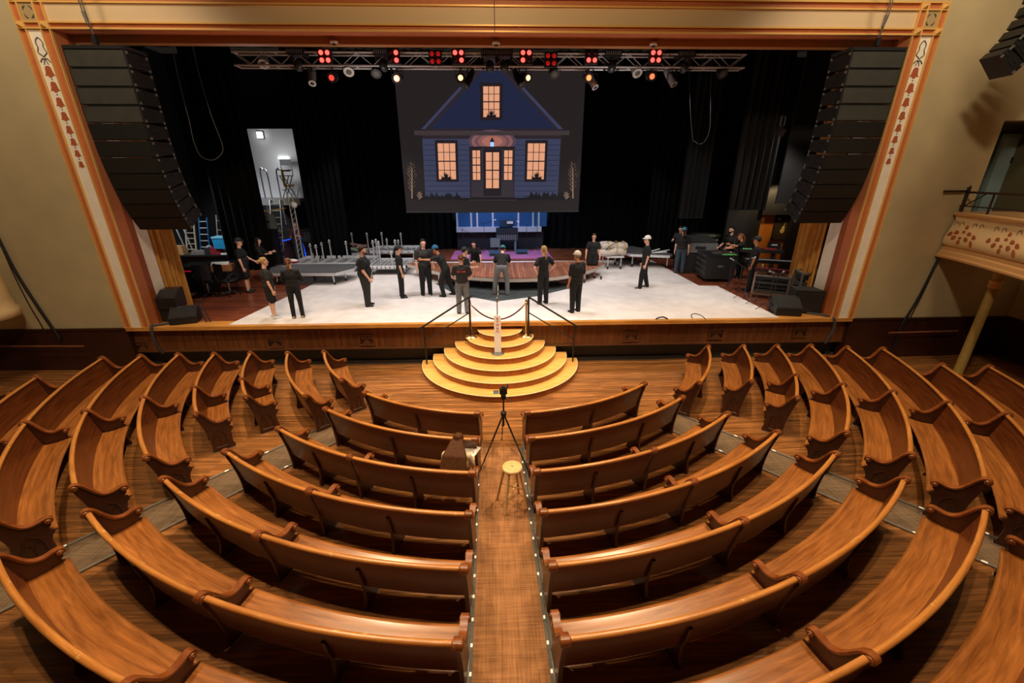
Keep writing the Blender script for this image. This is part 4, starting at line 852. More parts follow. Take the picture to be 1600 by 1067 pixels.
# dark patches of matting under the deck
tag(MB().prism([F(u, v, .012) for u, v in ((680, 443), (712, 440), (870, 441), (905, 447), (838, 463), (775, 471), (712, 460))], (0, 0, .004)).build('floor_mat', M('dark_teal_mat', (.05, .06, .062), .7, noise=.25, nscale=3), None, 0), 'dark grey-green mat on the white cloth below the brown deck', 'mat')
# ------------------------------------------------------------------ drapes
def drape(name, label, x0, x1, y, z0, z1, folds, amp, mat, group=None, y1=None, thick=.02):
    n = folds*8; y1 = y if y1 is None else y1; d = V((x1-x0, y1-y, 0)).normalized(); nn = V((-d.y, d.x, 0)); rows = []
    ph = random.random()*6
    for zi in range(5):
        z = z0+(z1-z0)*zi/4; r = []
        for i in range(n+1):
            q = i/n; a = amp*(math.sin(2*PI*folds*q+ph)+.35*math.sin(2*PI*folds*.37*q+zi*.3)); r.append(V((x0+(x1-x0)*q, y+(y1-y)*q, z))+nn*a)
        rows.append(r)
    m = MB(); m.grid(rows); m.grid([[p+nn*thick for p in r] for r in rows])
    for zz_ in (0, -1): m.grid([rows[zz_], [p+nn*thick for p in rows[zz_]]])
    o = m.build(name, mat, None, 70, True); tag(o, label, 'curtain', group); return o
GOLDV = M('gold_house_curtain', s(196, 136, 54), .7, noise=.12, nscale=5)
drape('curtain', 'gold stage curtain gathered behind the left proscenium', -9.12, -9.26, .88, 0, 6.6, 5, .08, GOLDV, 'gold house curtains', 1.9)
drape('curtain', 'gold stage curtain gathered behind the right proscenium', 9.17, 9.25, .94, 0, 6.6, 5, .08, GOLDV, 'gold house curtains', 2.15)
BD = 'black stage drapes'
drape('curtain', 'black backdrop curtain across the rear, left of the screen', -9.6, -2.3, 12.2, 0, 9, 20, .10, VELVET, BD)
drape('curtain', 'black backdrop curtain across the rear, right of the screen', 2.75, 11, 12.2, 0, 9, 20, .10, VELVET, BD)
drape('curtain', 'black leg curtain beside the lit loft opening on the left', -8.05, -6.4, 8.2, 0, 8.6, 7, .09, VELVET, BD)
drape('curtain', 'black leg curtain just behind left speaker array and ladder area', -11.2, -9.35, 7.2, 0, 8.6, 6, .09, VELVET, BD)
GREYV = M('charcoal_velvet', (.0055, .0055, .0056), .9, spec=.2)
drape('curtain', 'charcoal leg curtain hanging at right below the truss end', 6.6, 7.5, 5.0, 2.2, 8.4, 5, .08, GREYV, BD)
drape('curtain', 'black leg curtain behind the grey box on the right', 6.9, 10.5, 9.0, 0, 8.6, 14, .09, VELVET, BD)
drape('curtain', 'grey-edged leg curtain right of the truss end', 7.55, 8.8, 3.4, 2.6, 8.4, 6, .08, GREYV, BD)
drape('curtain', 'black border curtain high across stage behind the truss', -11, 11, 4.2, 7.2, 9, 30, .06, VELVET, BD)
t = MB().box(-15.5, -9.5, 3.0, 3.06, 2.6, 9).build('masking_panel', VELVET, None, 0); tag(t, 'black masking panel above the left wing', 'panel')
t = MB().box(9.6, 15.5, 4.2, 4.26, 2.75, 9).build('masking_panel', BLK, None, 0); tag(t, 'black masking panel above the right wing doorway', 'panel')
struct(MB().box(-15.5, 15.5, 13.1, 13.2, 0, 9).build('wall_back', BLK, None, 0)); struct(MB().box(-15.6, -15.5, 0, 13.2, 0, 9).build('wall_stage_left', M('dark_wing_wall', (.02, .02, .02), .8), None, 0)); struct(MB().box(15.5, 15.6, 0, 13.2, 0, 9).build('wall_stage_right', BLK, None, 0))
# ------------------------------------------------------------------ projection screen with the house picture
YS = 8.5
def em(name, c, k=1.0): return M(name, (.01, .01, .01), .7, em=c, es=k, spec=.1)
scr = thing('projection_screen', 'big hanging screen showing a blue house with glowing windows at night', 'screen', (-.15, YS, 2.2))
p00, p11 = P(633, 331, YS), P(914, 108, YS); w0, w1 = P(633, 331, YS).x, P(906, 331, YS).x
MB(scr).box(w0+.06, w1-.06, YS, YS+.03, 2.2, 7.55).build('screen_sheet', em('screen_night', s(36, 31, 31)), scr, 0)
MB(scr).cyl((w0+.05, YS+.02, 2.19), (w1-.05, YS+.02, 2.19), .035, 10).build('bottom_bar', BLK, scr)
lay = [0]
def poly(mb, pts, mi):
    lay[0] += 1; y = YS-.004-.00012*lay[0]; q = [P(u, v, YS) for u, v in pts]; mb.add([(p.x, y, p.z) for p in q], [tuple(range(len(q)))], mi)
def rect(mb, u0, v0, u1, v1, mi, k=0):   # k: how much the edges lean with the picture's perspective
    vx = lambda u, v: u+(768-u)*(v-220)/1990
    poly(mb, [(vx(u0, v0), v0), (vx(u1, v0), v0), (vx(u1, v1), v1), (vx(u0, v1), v1)], mi)
IM = [em('img_siding_low', s(58, 62, 86)), em('img_siding_high', s(31, 37, 62)), em('img_trim_dark', s(34, 28, 32)), em('img_window_glow', s(228, 160, 124)), em('img_roof', s(44, 36, 42)), em('img_edge_blue', s(58, 60, 88)), em('img_door', s(52, 46, 54)), em('img_line', s(34, 40, 60)), em('img_lamp', s(150, 200, 255), 1.2), em('img_warm_wall', s(168, 104, 92)), em('img_shrub', s(24, 22, 26)), em('img_tree', s(150, 120, 100)), em('img_fascia', s(62, 52, 54)), em('img_glow2', s(104, 74, 80)), em('img_glow3', s(60, 58, 78)), em('img_glow4', s(80, 64, 78)), em('img_glow5', s(134, 88, 84))]
hb = MB(scr)
poly(hb, [(768, 88), (876, 203), (662, 203)], 4); poly(hb, [(768, 96), (868, 201), (672, 201)], 1)
for v in range(124, 200, 10): rect(hb, 768-(v-96)*.90, v, 768+(v-96)*.90, v+1.0, 7)
poly(hb, [(658, 202), (664, 202), (722, 138), (719, 135)], 5); poly(hb, [(873, 202), (880, 202), (818, 136), (815, 139)], 5)
rect(hb, 648, 204, 889, 211, 12); rect(hb, 660, 211, 877, 218, 4)
rect(hb, 660, 217, 876, 309, 0)
for v in range(226, 308, 8): rect(hb, 661, v, 875, v+.8, 7)
for r_, mi in ((30, 15), (26, 16), (22, 13), (18, 17), (13, 9)): poly(hb, [(769+r_*1.25*math.cos(a), 221+r_*.62*math.sin(a)) for a in [i*PI/12 for i in range(24)]], mi)
rect(hb, 660, 205.5, 877, 211.5, 12)
def window(u0, v0, u1, v1, nx, ny, fr=4, bush=True):
    rect(hb, u0-fr, v0-fr-1, u1+fr, v1+fr, 2); rect(hb, u0, v0, u1, v1, 3)
    for i in range(1, nx): u = u0+(u1-u0)*i/nx; rect(hb, u-.5, v0, u+.5, v1, 2)
    for i in range(1, ny): v = v0+(v1-v0)*i/ny; rect(hb, u0, v-(.9 if i == ny//2 else .5), u1, v+(.9 if i == ny//2 else .5), 2)
    if bush:
        cu = (u0+u1)/2
        for i in range(15):
            a = PI*i/14; l = 8+4*random.random(); e = (cu-l*math.cos(a), v1-2-l*.95*math.sin(a)); mx_, my_ = (cu+e[0])/2, (v1+e[1])/2
            poly(hb, [(cu-.4, v1), (mx_-1.1*math.sin(a), my_-1.1*math.cos(a)), e, (mx_+1.1*math.sin(a), my_+1.1*math.cos(a))], 10)
        poly(hb, [(cu-8, v1), (cu+8, v1), (cu+6, v1-3), (cu-6, v1-3)], 10)
window(755.5, 135, 780, 183, 3, 4, 5); window(683.5, 224, 711, 280, 3, 4, 4); window(825, 224, 852, 280, 3, 4, 4)
rect(hb, 733, 229, 805, 309, 2); rect(hb, 735, 232, 804, 308, 6); window(738, 235, 750, 281, 2, 4, 1.5, False); window(788, 235, 801, 281, 2, 4, 1.5, False)
rect(hb, 755, 233, 784, 306, 2); window(759, 238, 780, 294, 2, 4, 1, False); rect(hb, 768.6, 238, 770.4, 294, 2)
rect(hb, 732, 309, 808, 313, 12)
poly(hb, [(769, 214), (773, 222), (765, 222)], 2); rect(hb, 766.2, 222, 771.8, 229, 8); rect(hb, 767, 229, 771, 231, 2)
for c0 in (664, 700, 838, 868):
    for i in range(14): u = c0-16+i*2.6+random.random()*2; v = 310; poly(hb, [(u-4, v+2), (u+4, v+2), (u+random.uniform(-3, 3), v-3-random.random()*9)], 10)
poly(hb, [(655, 312), (885, 312), (885, 307), (820, 309), (712, 309), (655, 307)], 10)
for u0, sg in ((644, 1), (895, -1)):
    poly(hb, [(u0-.9, 310), (u0+.9, 310), (u0+.4, 262), (u0-.4, 262)], 11)
    for i in range(15):
        v = 300-i*3.0; l = (11-abs(i-5)*.8)*(.6+.5*random.random()); sd = 1 if i % 2 else -1
        q = (u0+sd*l, v-l*1.5); poly(hb, [(u0-.25, v), (u0+.25, v-.6), (q[0]+.05, q[1]), (q[0]-.05, q[1]+.1)], 11)
        h2 = (u0+sd*l*.5, v-l*.75); poly(hb, [(h2[0]-.15, h2[1]), (h2[0]+.15, h2[1]), (h2[0]+sd*2.6, h2[1]-2.0)], 11); poly(hb, [(h2[0]-.15, h2[1]), (h2[0]+.15, h2[1]), (h2[0]+sd*.4, h2[1]-4.5)], 11)
    for i in range(9): a = i*.7; poly(hb, [(u0+sg*11, 312), (u0+sg*11+7*math.cos(a)*.6, 306-abs(7*math.sin(a))), (u0+sg*11+7*math.cos(a)*.6+1.2, 307-abs(7*math.sin(a)))], 11)
hb.build('house_picture', IM, scr, 0, False)
# blue set wall under the screen
t = thing('set_wall', 'blue scenery wall with white uprights seen below the screen', 'scenery', (.2, 12, 0))
SB = M('blue_scenery_paint', s(40, 92, 150), .6); SWH = M('white_scenery_trim', s(216, 216, 226), .55)
z0, z1 = P(780, 354, 12).z, 2.9; xa, xb = P(713, 345, 12).x, P(854, 345, 12).x
MB(t).box(xa, xb, 11.95, 12.0, z0, z1).build('panel', SB, t, 0)
for u in (714, 736, 745.5, 770, 810, 833, 842): p = P(u, 340, 11.9); MB(t).box(p.x-.045, p.x+.045, 11.9, 11.95, z0, z1).build('upright', SWH, t, 0)
for u0, u1 in ((713, 780), (801, 846)): a, b = P(u0, 355, 11.9).x, P(u1, 355, 11.9).x; MB(t).box(a, b, 11.86, 11.95, z0-.26, z0).build('sill', SWH, t, 0)
MB(t).box(xa, xb-.15, 12.02, 12.08, 0, z0-.26).build('dark_base', M('blue_black_base', (.012, .016, .024), .6), t, 0)
tag(MB().box(-2.2, 2.6, 9.2, 11.6, .0, .02).build('purple_light_patch', M('mauve_light_tint', s(168, 92, 140), .7, noise=.15, nscale=2), None, 0), 'rear floor patch coloured mauve for purple light, below the blue scenery wall', 'mat')  # flat sheet coloured to stand for purple light on the red boards
def lowcase(label, u, v, w, d, h, group=None):
    p = F(u, v); t = thing('monitor_wedge', label, 'speaker', (p.x, p.y, 0), 0, group)
    MB().prism([(-w/2, -d/2, .02), (-w/2, d/2, .02), (-w/2, d/2, h), (-w/2, -d/2+.1, h*.6)], (w, 0, 0)).build('cabinet', M('blue_lit_case', (.03, .06, .11), .5), t, 0); MB().bar((-w/2+.04, -d/2+.02, h*.45), (w/2-.04, -d/2+.02, h*.45), .01, .1).build('grille', BLK, t, 0)
lowcase('low blue-lit floor box at the rear, left of the bending man', 776, 400, .75, .5, .25); lowcase('low blue-lit floor box at the rear, right of the bending man', 815, 397, .6, .5, .2)
# keyboard stack at rear centre
t = thing('amplifier_rack', 'tall rack with keyboards and lit mixer panel at rear centre', 'rack', (.5, 11.2, 0))
for x in (-.42, .42): MB().box(x-.05, x+.05, -.2, .2, 0, .62).build('leg', M('blue_grey_stand', (.12, .16, .2), .5), t, 0)
MB().box(-.55, .55, -.25, .25, .62, .92).build('mixer', M('mixer_grey', (.06, .075, .09), .5), t, 0); MB().box(-.55, .55, -.25, .25, .94, 1.2).build('amplifier', M('amp_dark', (.025, .035, .05), .5), t, 0)
m = MB()
for r_ in range(3):
    for c in range(9): m.box(-.48+.11*c, -.43+.11*c, -.262, -.25, .66+.08*r_, .70+.08*r_)
m.build('knobs', M('knob_light', (.4, .42, .45), .4), t, 0); MB().cb((0, 0, 1.45), (.75, .35, .3)).build('top_box', M('amp_blue', (.02, .05, .1), .5), t, 0); MB().cb((.15, -.2, 1.48), (.3, .06, .12)).build('white_label', WHITE, t, 0)
def stand(label, x, y, h, boom=None, group='microphone stands', z=0, mic=True):
    t = thing('microphone_stand', label, 'microphone stand', (x, y, z), random.random()*6, group)
    MB().cyl((0, 0, .05), (0, 0, h), .012, 8).build('pole', BLK2, t)
    for k in range(3): a = k*2.094; MB().tube([(0, 0, .22), (.30*math.cos(a), .30*math.sin(a), .012)], .010, 6).build('leg', BLK2, t)
    e = V((0, 0, h))
    if boom: MB().tube([(-.15, 0, h-.06), boom], .009, 6).build('boom', BLK2, t); e = V(boom)
    if mic: m = MB(); m.cyl(e, e+V((.12, 0, .04)), .017, 10); m.ball(e+V((.14, 0, .045)), .028, 10); m.build('microphone', STEEL, t)
    return t
stand('microphone stand left of the keyboard rack at rear centre', -.65, 11.1, 1.45, (.45, 0, 1.55)); stand('microphone stand right of the keyboard rack at rear centre', 1.5, 11.2, 1.35, (.4, 0, 1.45)); stand('rear microphone stand farthest right before the blue wall', 2.05, 11.3, 1.3)
t = thing('equipment_box', 'small grey box on the floor left of the rack at rear centre', 'box', (-.1, 10.95, 0)); MB().box(-.24, .24, -.15, .15, .3, .72).build('case', M('box_grey', (.14, .17, .2), .6), t, 0); MB().cyl((0, 0, 0), (0, 0, .3), .04, 10).build('post', BLK, t)
stand('slim stand left end of the rear alcove below blue wall', -1.75, 11.4, 1.2, (.9, 0, .75), mic=False)
# ------------------------------------------------------------------ lighting truss
TY = 2.0; z1, z0 = 6.56, 6.27
t = thing('lighting_truss', 'long aluminium box truss under the header carrying the stage lights', 'truss', (0, TY, z0))
m = MB(t)
for y in (TY-.15, TY+.15):
    for z in (z0, z1): m.cyl((-6.5, y, z), (6.5, y, z), .025, 8)
m.build('chord', ALU, t)
m = MB(t); k = 0
for y in (TY-.15, TY+.15):
    for i in range(34):
        x = -6.5+i*.3824; m.cyl((x, y, z0 if i % 2 else z1), (x+.3824, y, z1 if i % 2 else z0), .010, 5)
for i in range(14): x = -6.5+i; m.cyl((x, TY-.15, z1), (x, TY+.15, z1), .012, 5); m.cyl((x, TY-.15, z0), (x, TY+.15, z0), .012, 5)
o = m.build('lacing', ALU, t)
RED = lambda n, c, e_: M(n, (.1, .01, .01), .4, em=c, es=e_)
REDL = RED('lamp_red_lit', (1, .045, .035), 5); REDD = RED('lamp_red_dim', (.6, .01, .008), .5); REDW = RED('lamp_red_hot', (1, .14, .08), 9); AMB = RED('lamp_amber', (1, .62, .28), 2.2); ORG = RED('lamp_orange', (1, .18, .05), 3)
def clamp(t, z): 
    m = MB(); m.cyl((-.05, 0, z), (.05, 0, z), .045, 10); m.cb((0, 0, z-.06), (.05, .04, .09)); m.build('clamp', DKMETAL, t)
def blinder(label, u, mats, v=88):
    p = P(u, v, TY-.30); t = thing('blinder_light', label, 'stage light', (p.x, TY-.30, p.z), 0, 'four-lamp blinders on the truss')
    MB().box(-.16, .16, .0, .12, -.16, .16).build('housing', BLK, t, 0)
    for i, mt in enumerate(mats):
        if mt is None: mt = M('lamp_off', (.03, .005, .005), .3)
        x, z = (-.078, .078)[i % 2], (.08, -.08)[i//2]; MB().lathe([(0, -.04), (.036, -.033), (.05, -.015), (.058, .02)], (x, 0, z), 16, 0, (0, 1, 0)).build('lamp', mt, t)
    MB().cyl((0, .1, .16), (0, .15, z1-p.z), .02, 8).build('bracket', DKMETAL, t); return t
blinder('four-lamp red blinder, leftmost of those lit on the truss', 507, (REDL, REDL, REDL, REDL)); blinder('half-lit red blinder directly above the bright red spot', 614, (None, REDL, None, REDL)); blinder('dim red blinder just left of the screen gable', 680, (REDD,)*4, 90)
blinder('brightly lit red blinder left of the house gable', 716, (REDL, REDL, None, REDL)); blinder('brightly lit red blinder right of the house gable', 822, (REDL, REDL, REDL, None)); blinder('dim red blinder right of the house gable', 861, (REDD,)*4, 93); blinder('blinder with only two lower lamps lit', 925, (None, None, REDL, REDL)); blinder('rightmost lit red blinder on the truss', 1025, (REDL,)*4)
def spot(label, u, v, mat, r=.11, tilt=.25, yaw=0, length=.42, body=BLK, name='spotlight', group='spotlights hanging below the truss'):
    y = TY-.05; p = P(u, v, y); t = thing(name, label, 'stage light', (p.x, y, p.z), 0, group); R = Matrix.Rotation(yaw, 3, 'Z') @ Matrix.Rotation(-PI/2-tilt if False else tilt, 3, 'X')
    d = R @ V((0, -1, 0)); MB().lathe([(r*.6, -length*.6), (r*.9, -length*.45), (r, -length*.2), (r, length*.2), (r*1.08, length*.22), (r*1.08, length*.26), (r*.95, length*.26)], (0, 0, 0), 18, 0, d).build('housing', body, t)
    MB().lathe([(0, length*.27), (r*.6, length*.26), (r*.94, length*.24)], (0, 0, 0), 18, 0, d).build('lens', mat or M('dark_lens', (.02, .02, .025), .1), t)
    m = MB(); zt_ = z0-p.z
    for sx in (-1, 1): m.bar((sx*(r+.03), 0, -.02), (sx*(r+.03), 0, max(zt_*.6, .12)), .035, .008)
    m.bar((-r-.03, 0, max(zt_*.6, .12)), (r+.03, 0, max(zt_*.6, .12)), .035, .01); m.cyl((0, 0, max(zt_*.6, .12)), (0, .05, max(zt_, .14)), .015, 8); m.build('yoke', DKMETAL, t); return t
spot('spotlight with dull red lens, left of bright red one', 520, 121, RED('lamp_dull_red', (1, .05, .03), 1.6)); spot('spotlight with brightest red lens, by the screen left edge', 621, 122, REDW, .12); spot('spotlight with amber lens over the left roof slope', 720, 121, AMB); spot('spotlight with amber lens over the right roof slope', 822, 121, AMB, .11, .25, .5)
spot('spotlight with orange lens at the screen right edge', 919, 121, ORG); spot('spotlight with orange-red lens, rightmost of lit ones', 1017, 119, RED('lamp_orange_red', (1, .12, .04), 2.6))
SILV = M('silver_fixture', (.5, .5, .5), .4, .6)
for u, v, lb, yw in ((488, 118, 'silver profile light hanging left, near dull red spot', .2), (731, 123, 'profile light hanging in front of left roof slope', -.6), (811, 121, 'profile light hanging in front of right roof slope', .6), (926, 124, 'silver profile light tilted beside orange spot', .7), (1049, 120, 'silver profile light tilted below right truss', .6)):
    spot(lb, u, v+5, None, .085, .9, yw, .62, SILV if 'silver' in lb else BLK, 'profile_light', 'profile lights below the truss')
for u, v, lb in ((412, 98, 'silver par can inside the truss at its left end'), (545, 110, 'silver par can under the truss, left of center'), (588, 113, 'small red-tinted par can left of the screen'), (866, 114, 'small par can under truss right of gable'), (995, 112, 'round silver LED par can right of screen'), (1128, 114, 'LED par can at the far right truss end')):
    t = spot(lb, u, v, M('led_face', (.08, .08, .08), .3), .12, .8, .2, .26, SILV if 'silver' in lb else BLK, 'par_can', 'par cans on the truss')
for i, (u, lb) in enumerate(((468, 'leftmost'), (600, 'second'), (765, 'middle'), (788, 'fourth'), (955, 'fifth'), (1068, 'rightmost'))):
    p = P(u, 88, TY+.02); t = thing('moving_head_light', 'black moving-head fixture inside the truss, %s from left' % lb, 'stage light', (p.x, TY+.02, z1-.30), 0, 'moving heads on the truss')
    MB().cb((0, -.1, .29), (.42, .34, .14)).build('base', BLK, t, 0); MB().cb((-.17, -.1, .10), (.05, .14, .30)).build('yoke_arm', BLK2, t, 0); MB().cb((.17, -.1, .10), (.05, .14, .30)).build('yoke_arm', BLK2, t, 0); MB().ball((0, -.12, .02), (.12, .16, .14), 14).build('head', BLK2, t)
    m = MB(); 
    for j in range(7): m.box(-.19+.056*j, -.165+.056*j, -.275, -.268, .25, .33)
    m.build('vent', M('vent_grey', (.2, .2, .2), .5), t, 0)
# ------------------------------------------------------------------ speaker arrays
CAB = M('speaker_black', (.008, .0082, .0078), .55, noise=.2, nscale=6); GRIL = M('speaker_grille', (.05, .05, .042), .42, noise=.12, nscale=4); RIG = M('rigging_steel', (.42, .40, .36), .35, .8); HAND = M('handle_recess', (.004, .004, .004), .8)
def array(label, ax, ay, az, W, H, Dp, angs, yaw=0, side=1, group='main speaker arrays', chain=True, cover=3):
    t = thing('speaker_array', label, 'speaker', (ax, ay, az), yaw, group); p = V((0, 0, -.12)); a = 0
    for i, da in enumerate(angs):
        a = D(da); R = Matrix.Rotation(a, 3, 'X')  # +x rotation tips the front downward
        ctr = p + R @ V((0, Dp/2, -H/2)); q = lambda x, y, z: p + R @ V((x, y, z))
        m = MB(); m.add([q(-W/2, 0, 0), q(W/2, 0, 0), q(W/2, Dp, -.05), q(-W/2, Dp, -.05), q(-W/2, 0, -H+.012), q(W/2, 0, -H+.012), q(W/2, Dp, -H+.06), q(-W/2, Dp, -H+.06)], [(0, 1, 2, 3), (7, 6, 5, 4), (0, 4, 5, 1), (1, 5, 6, 2), (2, 6, 7, 3), (3, 7, 4, 0)])
        c_ = m.build('cabinet', CAB, t, 0)
        m = MB(); m.add([q(-W/2+.03, -.012, -.02), q(W/2-.03, -.012, -.02), q(W/2-.03, -.012, -H+.03), q(-W/2+.03, -.012, -H+.03), q(-W/2+.03, .0, -.02), q(W/2-.03, .0, -.02), q(W/2-.03, .0, -H+.03), q(-W/2+.03, .0, -H+.03)], [(0, 1, 2, 3), (0, 4, 5, 1), (1, 5, 6, 2), (2, 6, 7, 3), (3, 7, 4, 0)]); m.build('grille', GRIL if i < 4 or not chain else CAB, c_, 0)
        sd = side; x = sd*W/2
        for yy, zz_ in ((.2, -.09), (.2, -H+.1), (.42, -H/2)): MB().cb(q(x, Dp*yy/.5, zz_), (.012, Dp*.22, H*.16), R).build('handle', HAND, c_, 0)
        for yy in (.03, .46):
            for zz_ in (-.05, -H+.05): MB().cb(q(x+sd*.006, Dp*yy/.5, zz_), (.02, .035, .05), R).build('rigging_pin', RIG, c_, 0)
        p = q(0, 0, -H)
    m = MB(); m.box(-W/2, W/2, .02, Dp, -.115, -.05); m.bar((-W/2+.02, 0, -.09), (W/2-.02, 0, -.09), .05, .06); m.build('fly_frame', BLK2, t, 0)
    if chain:
        m = MB(); z = -.03; i = 0
        m.cb((0, .12, .06), (.08, .08, .14)); m.build('shackle', DKMETAL, t, 0); m = MB()
        m.tube([(0, .12, .15), (-.02, .05, .5), (-.06, -.02, 1.6)], .012, 6); m.tube([(0, .12, .15), (.03, .05, .5), (.0, -.02, 1.6)], .012, 6); m.build('chain', RIG, t); m = MB(); m.cyl((-.01, .08, .32), (-.02, .05, .52), .028, 8); m.build('turnbuckle', RIG, t)
    return t
AN = [0, 0, 0, 1, 2, 4, 7, 11, 16, 22, 28]
a = P(97, 76, -.45); b = P(194, 77, -.45); array('huge black line-array speaker hanging at the left of the stage', (a.x+b.x)/2, -.45, a.z+.12, b.x-a.x, .335, .62, AN, 0, 1)
a = P(1334, 79, -.45); b = P(1415, 78, -.45); array('huge black line-array speaker hanging at the right of the stage', (a.x+b.x)/2+.0, -.45, a.z+.12, 1.19, .335, .62, AN, 0, -1)
array('smaller curved black speaker array at the upper right corner', 10.30, -1.75, 7.62, .44, .25, .46, [0, 0, 4, 8, 13, 19, 26, 33, 41], D(84), -1, None, False, 0)
# wing cable loops
cable('cable', 'long grey cable loop hanging in the dark left of the stage', 'cable', [P(u, v, 2.9) for u, v in ((296, 40), (300, 66), (312, 120), (330, 180), (347, 225), (346, 240), (332, 250), (314, 244), (303, 222), (296, 190), (288, 160), (276, 110), (262, 40))], .010, M('grey_cable', (.12, .12, .12), .4), None)
cable('cable', 'thin cable loop in the dark at right of stage', 'cable', [P(u, v, 3.0) for u, v in ((1112, 40), (1111, 110), (1110, 170), (1109, 200), (1103, 218), (1094, 225), (1086, 221), (1082, 214), (1078, 160), (1076, 40))], .007, M('dim_cable', (.03, .03, .03), .6))
cable('cable', 'black cable dropping over the stage edge at the left proscenium', 'cable', [V((-8.75, .25, .03)), V((-9.0, .02, .04)), V((-9.02, -.08, .02)), V((-9.03, -.10, -.4)), V((-9.0, .0, -.74))], .035, M('grey_black_cable', (.06, .06, .065), .5))
cable('cable', 'grey cable bundle dropping over the stage edge, right side', 'cable', [V((8.75, .4, .03)), V((9.05, .2, .03)), V((9.2, -.06, .02)), V((9.22, -.11, -.3)), V((9.12, -.1, -.7))], .035, M('grey_black_cable'))
cable('cable', 'short black cable lying on the white cloth near its front right edge', 'cable', [F(u, v, .02) for u, v in ((1082, 497), (1080, 492), (1086, 490), (1096, 493), (1103, 499))], .012)
cable('cable', 'black hoop of cable at the white cloth front edge', 'cable', [V((F(u, 500, .02).x, .06, z)) for u, z in ((1026, .02), (1030, .06), (1036, .08), (1041, .06), (1045, .02))], .02)
# ------------------------------------------------------------------ stage monitors at the corners
def wedge(label, x, y, rz, w=.62, d=.52, h=.42, z=0):
    t = thing('stage_monitor', label, 'speaker', (x, y, z), rz, 'wedge monitors at the stage corners')
    MB().prism([(-w/2, -d/2, .02), (-w/2, d/2, .02), (-w/2, d/2, h*.7), (-w/2, d/2-.14, h), (-w/2, -d/2, h*.45)], (w, 0, 0)).build('cabinet', CAB, t, 0)
    a = V((0, -d/2, h*.45)); b = V((0, d/2-.14, h)); nn = V((0, -(b.z-a.z), b.y-a.y)).normalized(); c = (a+b)/2+nn*.006
    MB().cb(c, (w*.9, (b-a).length*.92, .014), Matrix((V((1, 0, 0)), (b-a).normalized(), nn)).transposed()).build('grille', BLK2, t, 0)
    for sx in (-1, 1): MB().cb((sx*(w/2+.004), .05, h*.45), (.012, .14, .06)).build('handle', HAND, t, 0)
    return t
wedge('low black wedge monitor at the left stage corner, in front', -8.45, .42, D(20)); 
t = thing('speaker', 'upright black speaker wrapped in plastic at the left stage corner', 'speaker', (-8.95, .62, 0), D(8)); MB().box(-.28, .28, -.2, .25, .0, .62).build('cabinet', CAB, t, 0); m = MB(); m.prism([(-.31, -.23, .36), (-.31, .28, .36), (-.31, .28, .86), (-.31, .05, .84), (-.31, -.23, .66)], (.62, 0, 0)); m.build('plastic_cover', M('crumpled_black_plastic', (.015, .015, .016), .25, bump=.6, nscale=14), t, 0)
t = thing('music_stand', 'folded black metal stand leaning beside left corner monitors', 'stand', (-8.0, .5, 0)); 
for x in (0, .10): MB().tube([(x-.12, .05, .55), (x+.12, -.15, .012)], .014, 6).build('leg', BLK2, t)
MB().tube([(-.13, .05, .5), (.0, .04, .5)], .01, 6).build('crossbar', BLK2, t); MB().tube([(-.05, 0, .33), (.06, 0, .33)], .01, 6).build('crossbar', BLK2, t)
wedge('black wedge monitor at the right stage corner, nearer center', 8.15, .48, D(-12), .66, .55, .5); t = thing('speaker', 'taller black speaker at the right stage corner beside the curtain', 'speaker', (8.82, .66, 0), D(-14)); MB().prism([(-.36, -.22, 0), (.36, -.22, 0), (.36, .3, 0), (-.36, .3, 0)], (0, 0, .66)).build('cabinet', CAB, t, 0); MB().box(-.33, .33, -.235, -.22, .04, .62).build('grille', BLK2, t, 0)
# ------------------------------------------------------------------ right wing equipment
GREYC = M('grey_case', (.12, .122, .128), .55, noise=.1, nscale=8); EDGEM = M('case_edge_alu', (.45, .45, .46), .35, .8)
t = thing('mixing_console', 'grey boxed console on a black stand, right of the person in beanie', 'console', (8.05, 6.35, 0), D(-8))
MB().box(-.62, .62, -.55, .55, .02, .80).build('base_case', BLK, t, 0); MB().prism([(-.66, -.6, .82), (-.66, .6, .82), (-.66, .6, 1.32), (-.66, -.6, 1.15)], (1.32, 0, 0)).build('console_body', GREYC, t, 0); MB().cb((0, .02, 1.27), (1.2, 1.0, .05), Matrix.Rotation(D(8), 3, 'X')).build('control_panel', M('panel_dark', (.03, .03, .033), .4), t, 0); MB().box(-.2, .2, -.615, -.6, .96, 1.06).build('handle', BLK2, t, 0)
for x in (-.5, .5): caster(t, x, -.45, -.0)
t = thing('road_case', 'black ribbed road case with green strip on its lid edge', 'case', (8.15, 4.75, 0), D(-7))
MB().box(-.52, .52, -.52, .52, .12, .95).build('body', M('case_black', (.02, .021, .022), .4), t, 0); m = MB()
for z in (.3, .5, .7, .9): m.box(-.545, -.52, -.52, .52, z, z+.05)
m.build('ribs', M('case_rib', (.06, .06, .06), .4), t, 0); MB().box(-.55, .55, -.55, .55, .95, 1.0).build('lid', BLK2, t, 0); MB().box(.0, .46, -.56, -.46, 1.0, 1.03).build('green_strip', M('green_tape', s(92, 190, 96), .5, em=s(92, 190, 96), es=.15), t, 0); MB().cb((-.1, -.2, 1.02), (.3, .2, .04)).build('tray_clutter', GREYC, t, 0)
for x in (-.42, .42):
    for y in (-.42, .42): caster(t, x, y)
MB().box(-.1, .08, -.525, -.515, .55, .62).build('label_plate', M('plate_grey', (.12, .12, .12), .5), t, 0)
t = thing('keyboard_rack', 'black keyboard synthesizer on a stand, right wing', 'keyboard', (9.35, 3.5, 0), D(-25))
for x in (-.5, .5): MB().tube([(x, -.2, .02), (x, .1, .85)], .02, 8).build('leg', BLK2, t)
MB().box(-.75, .75, -.2, .2, .85, .95).build('keyboard', BLK, t, 0); m = MB()
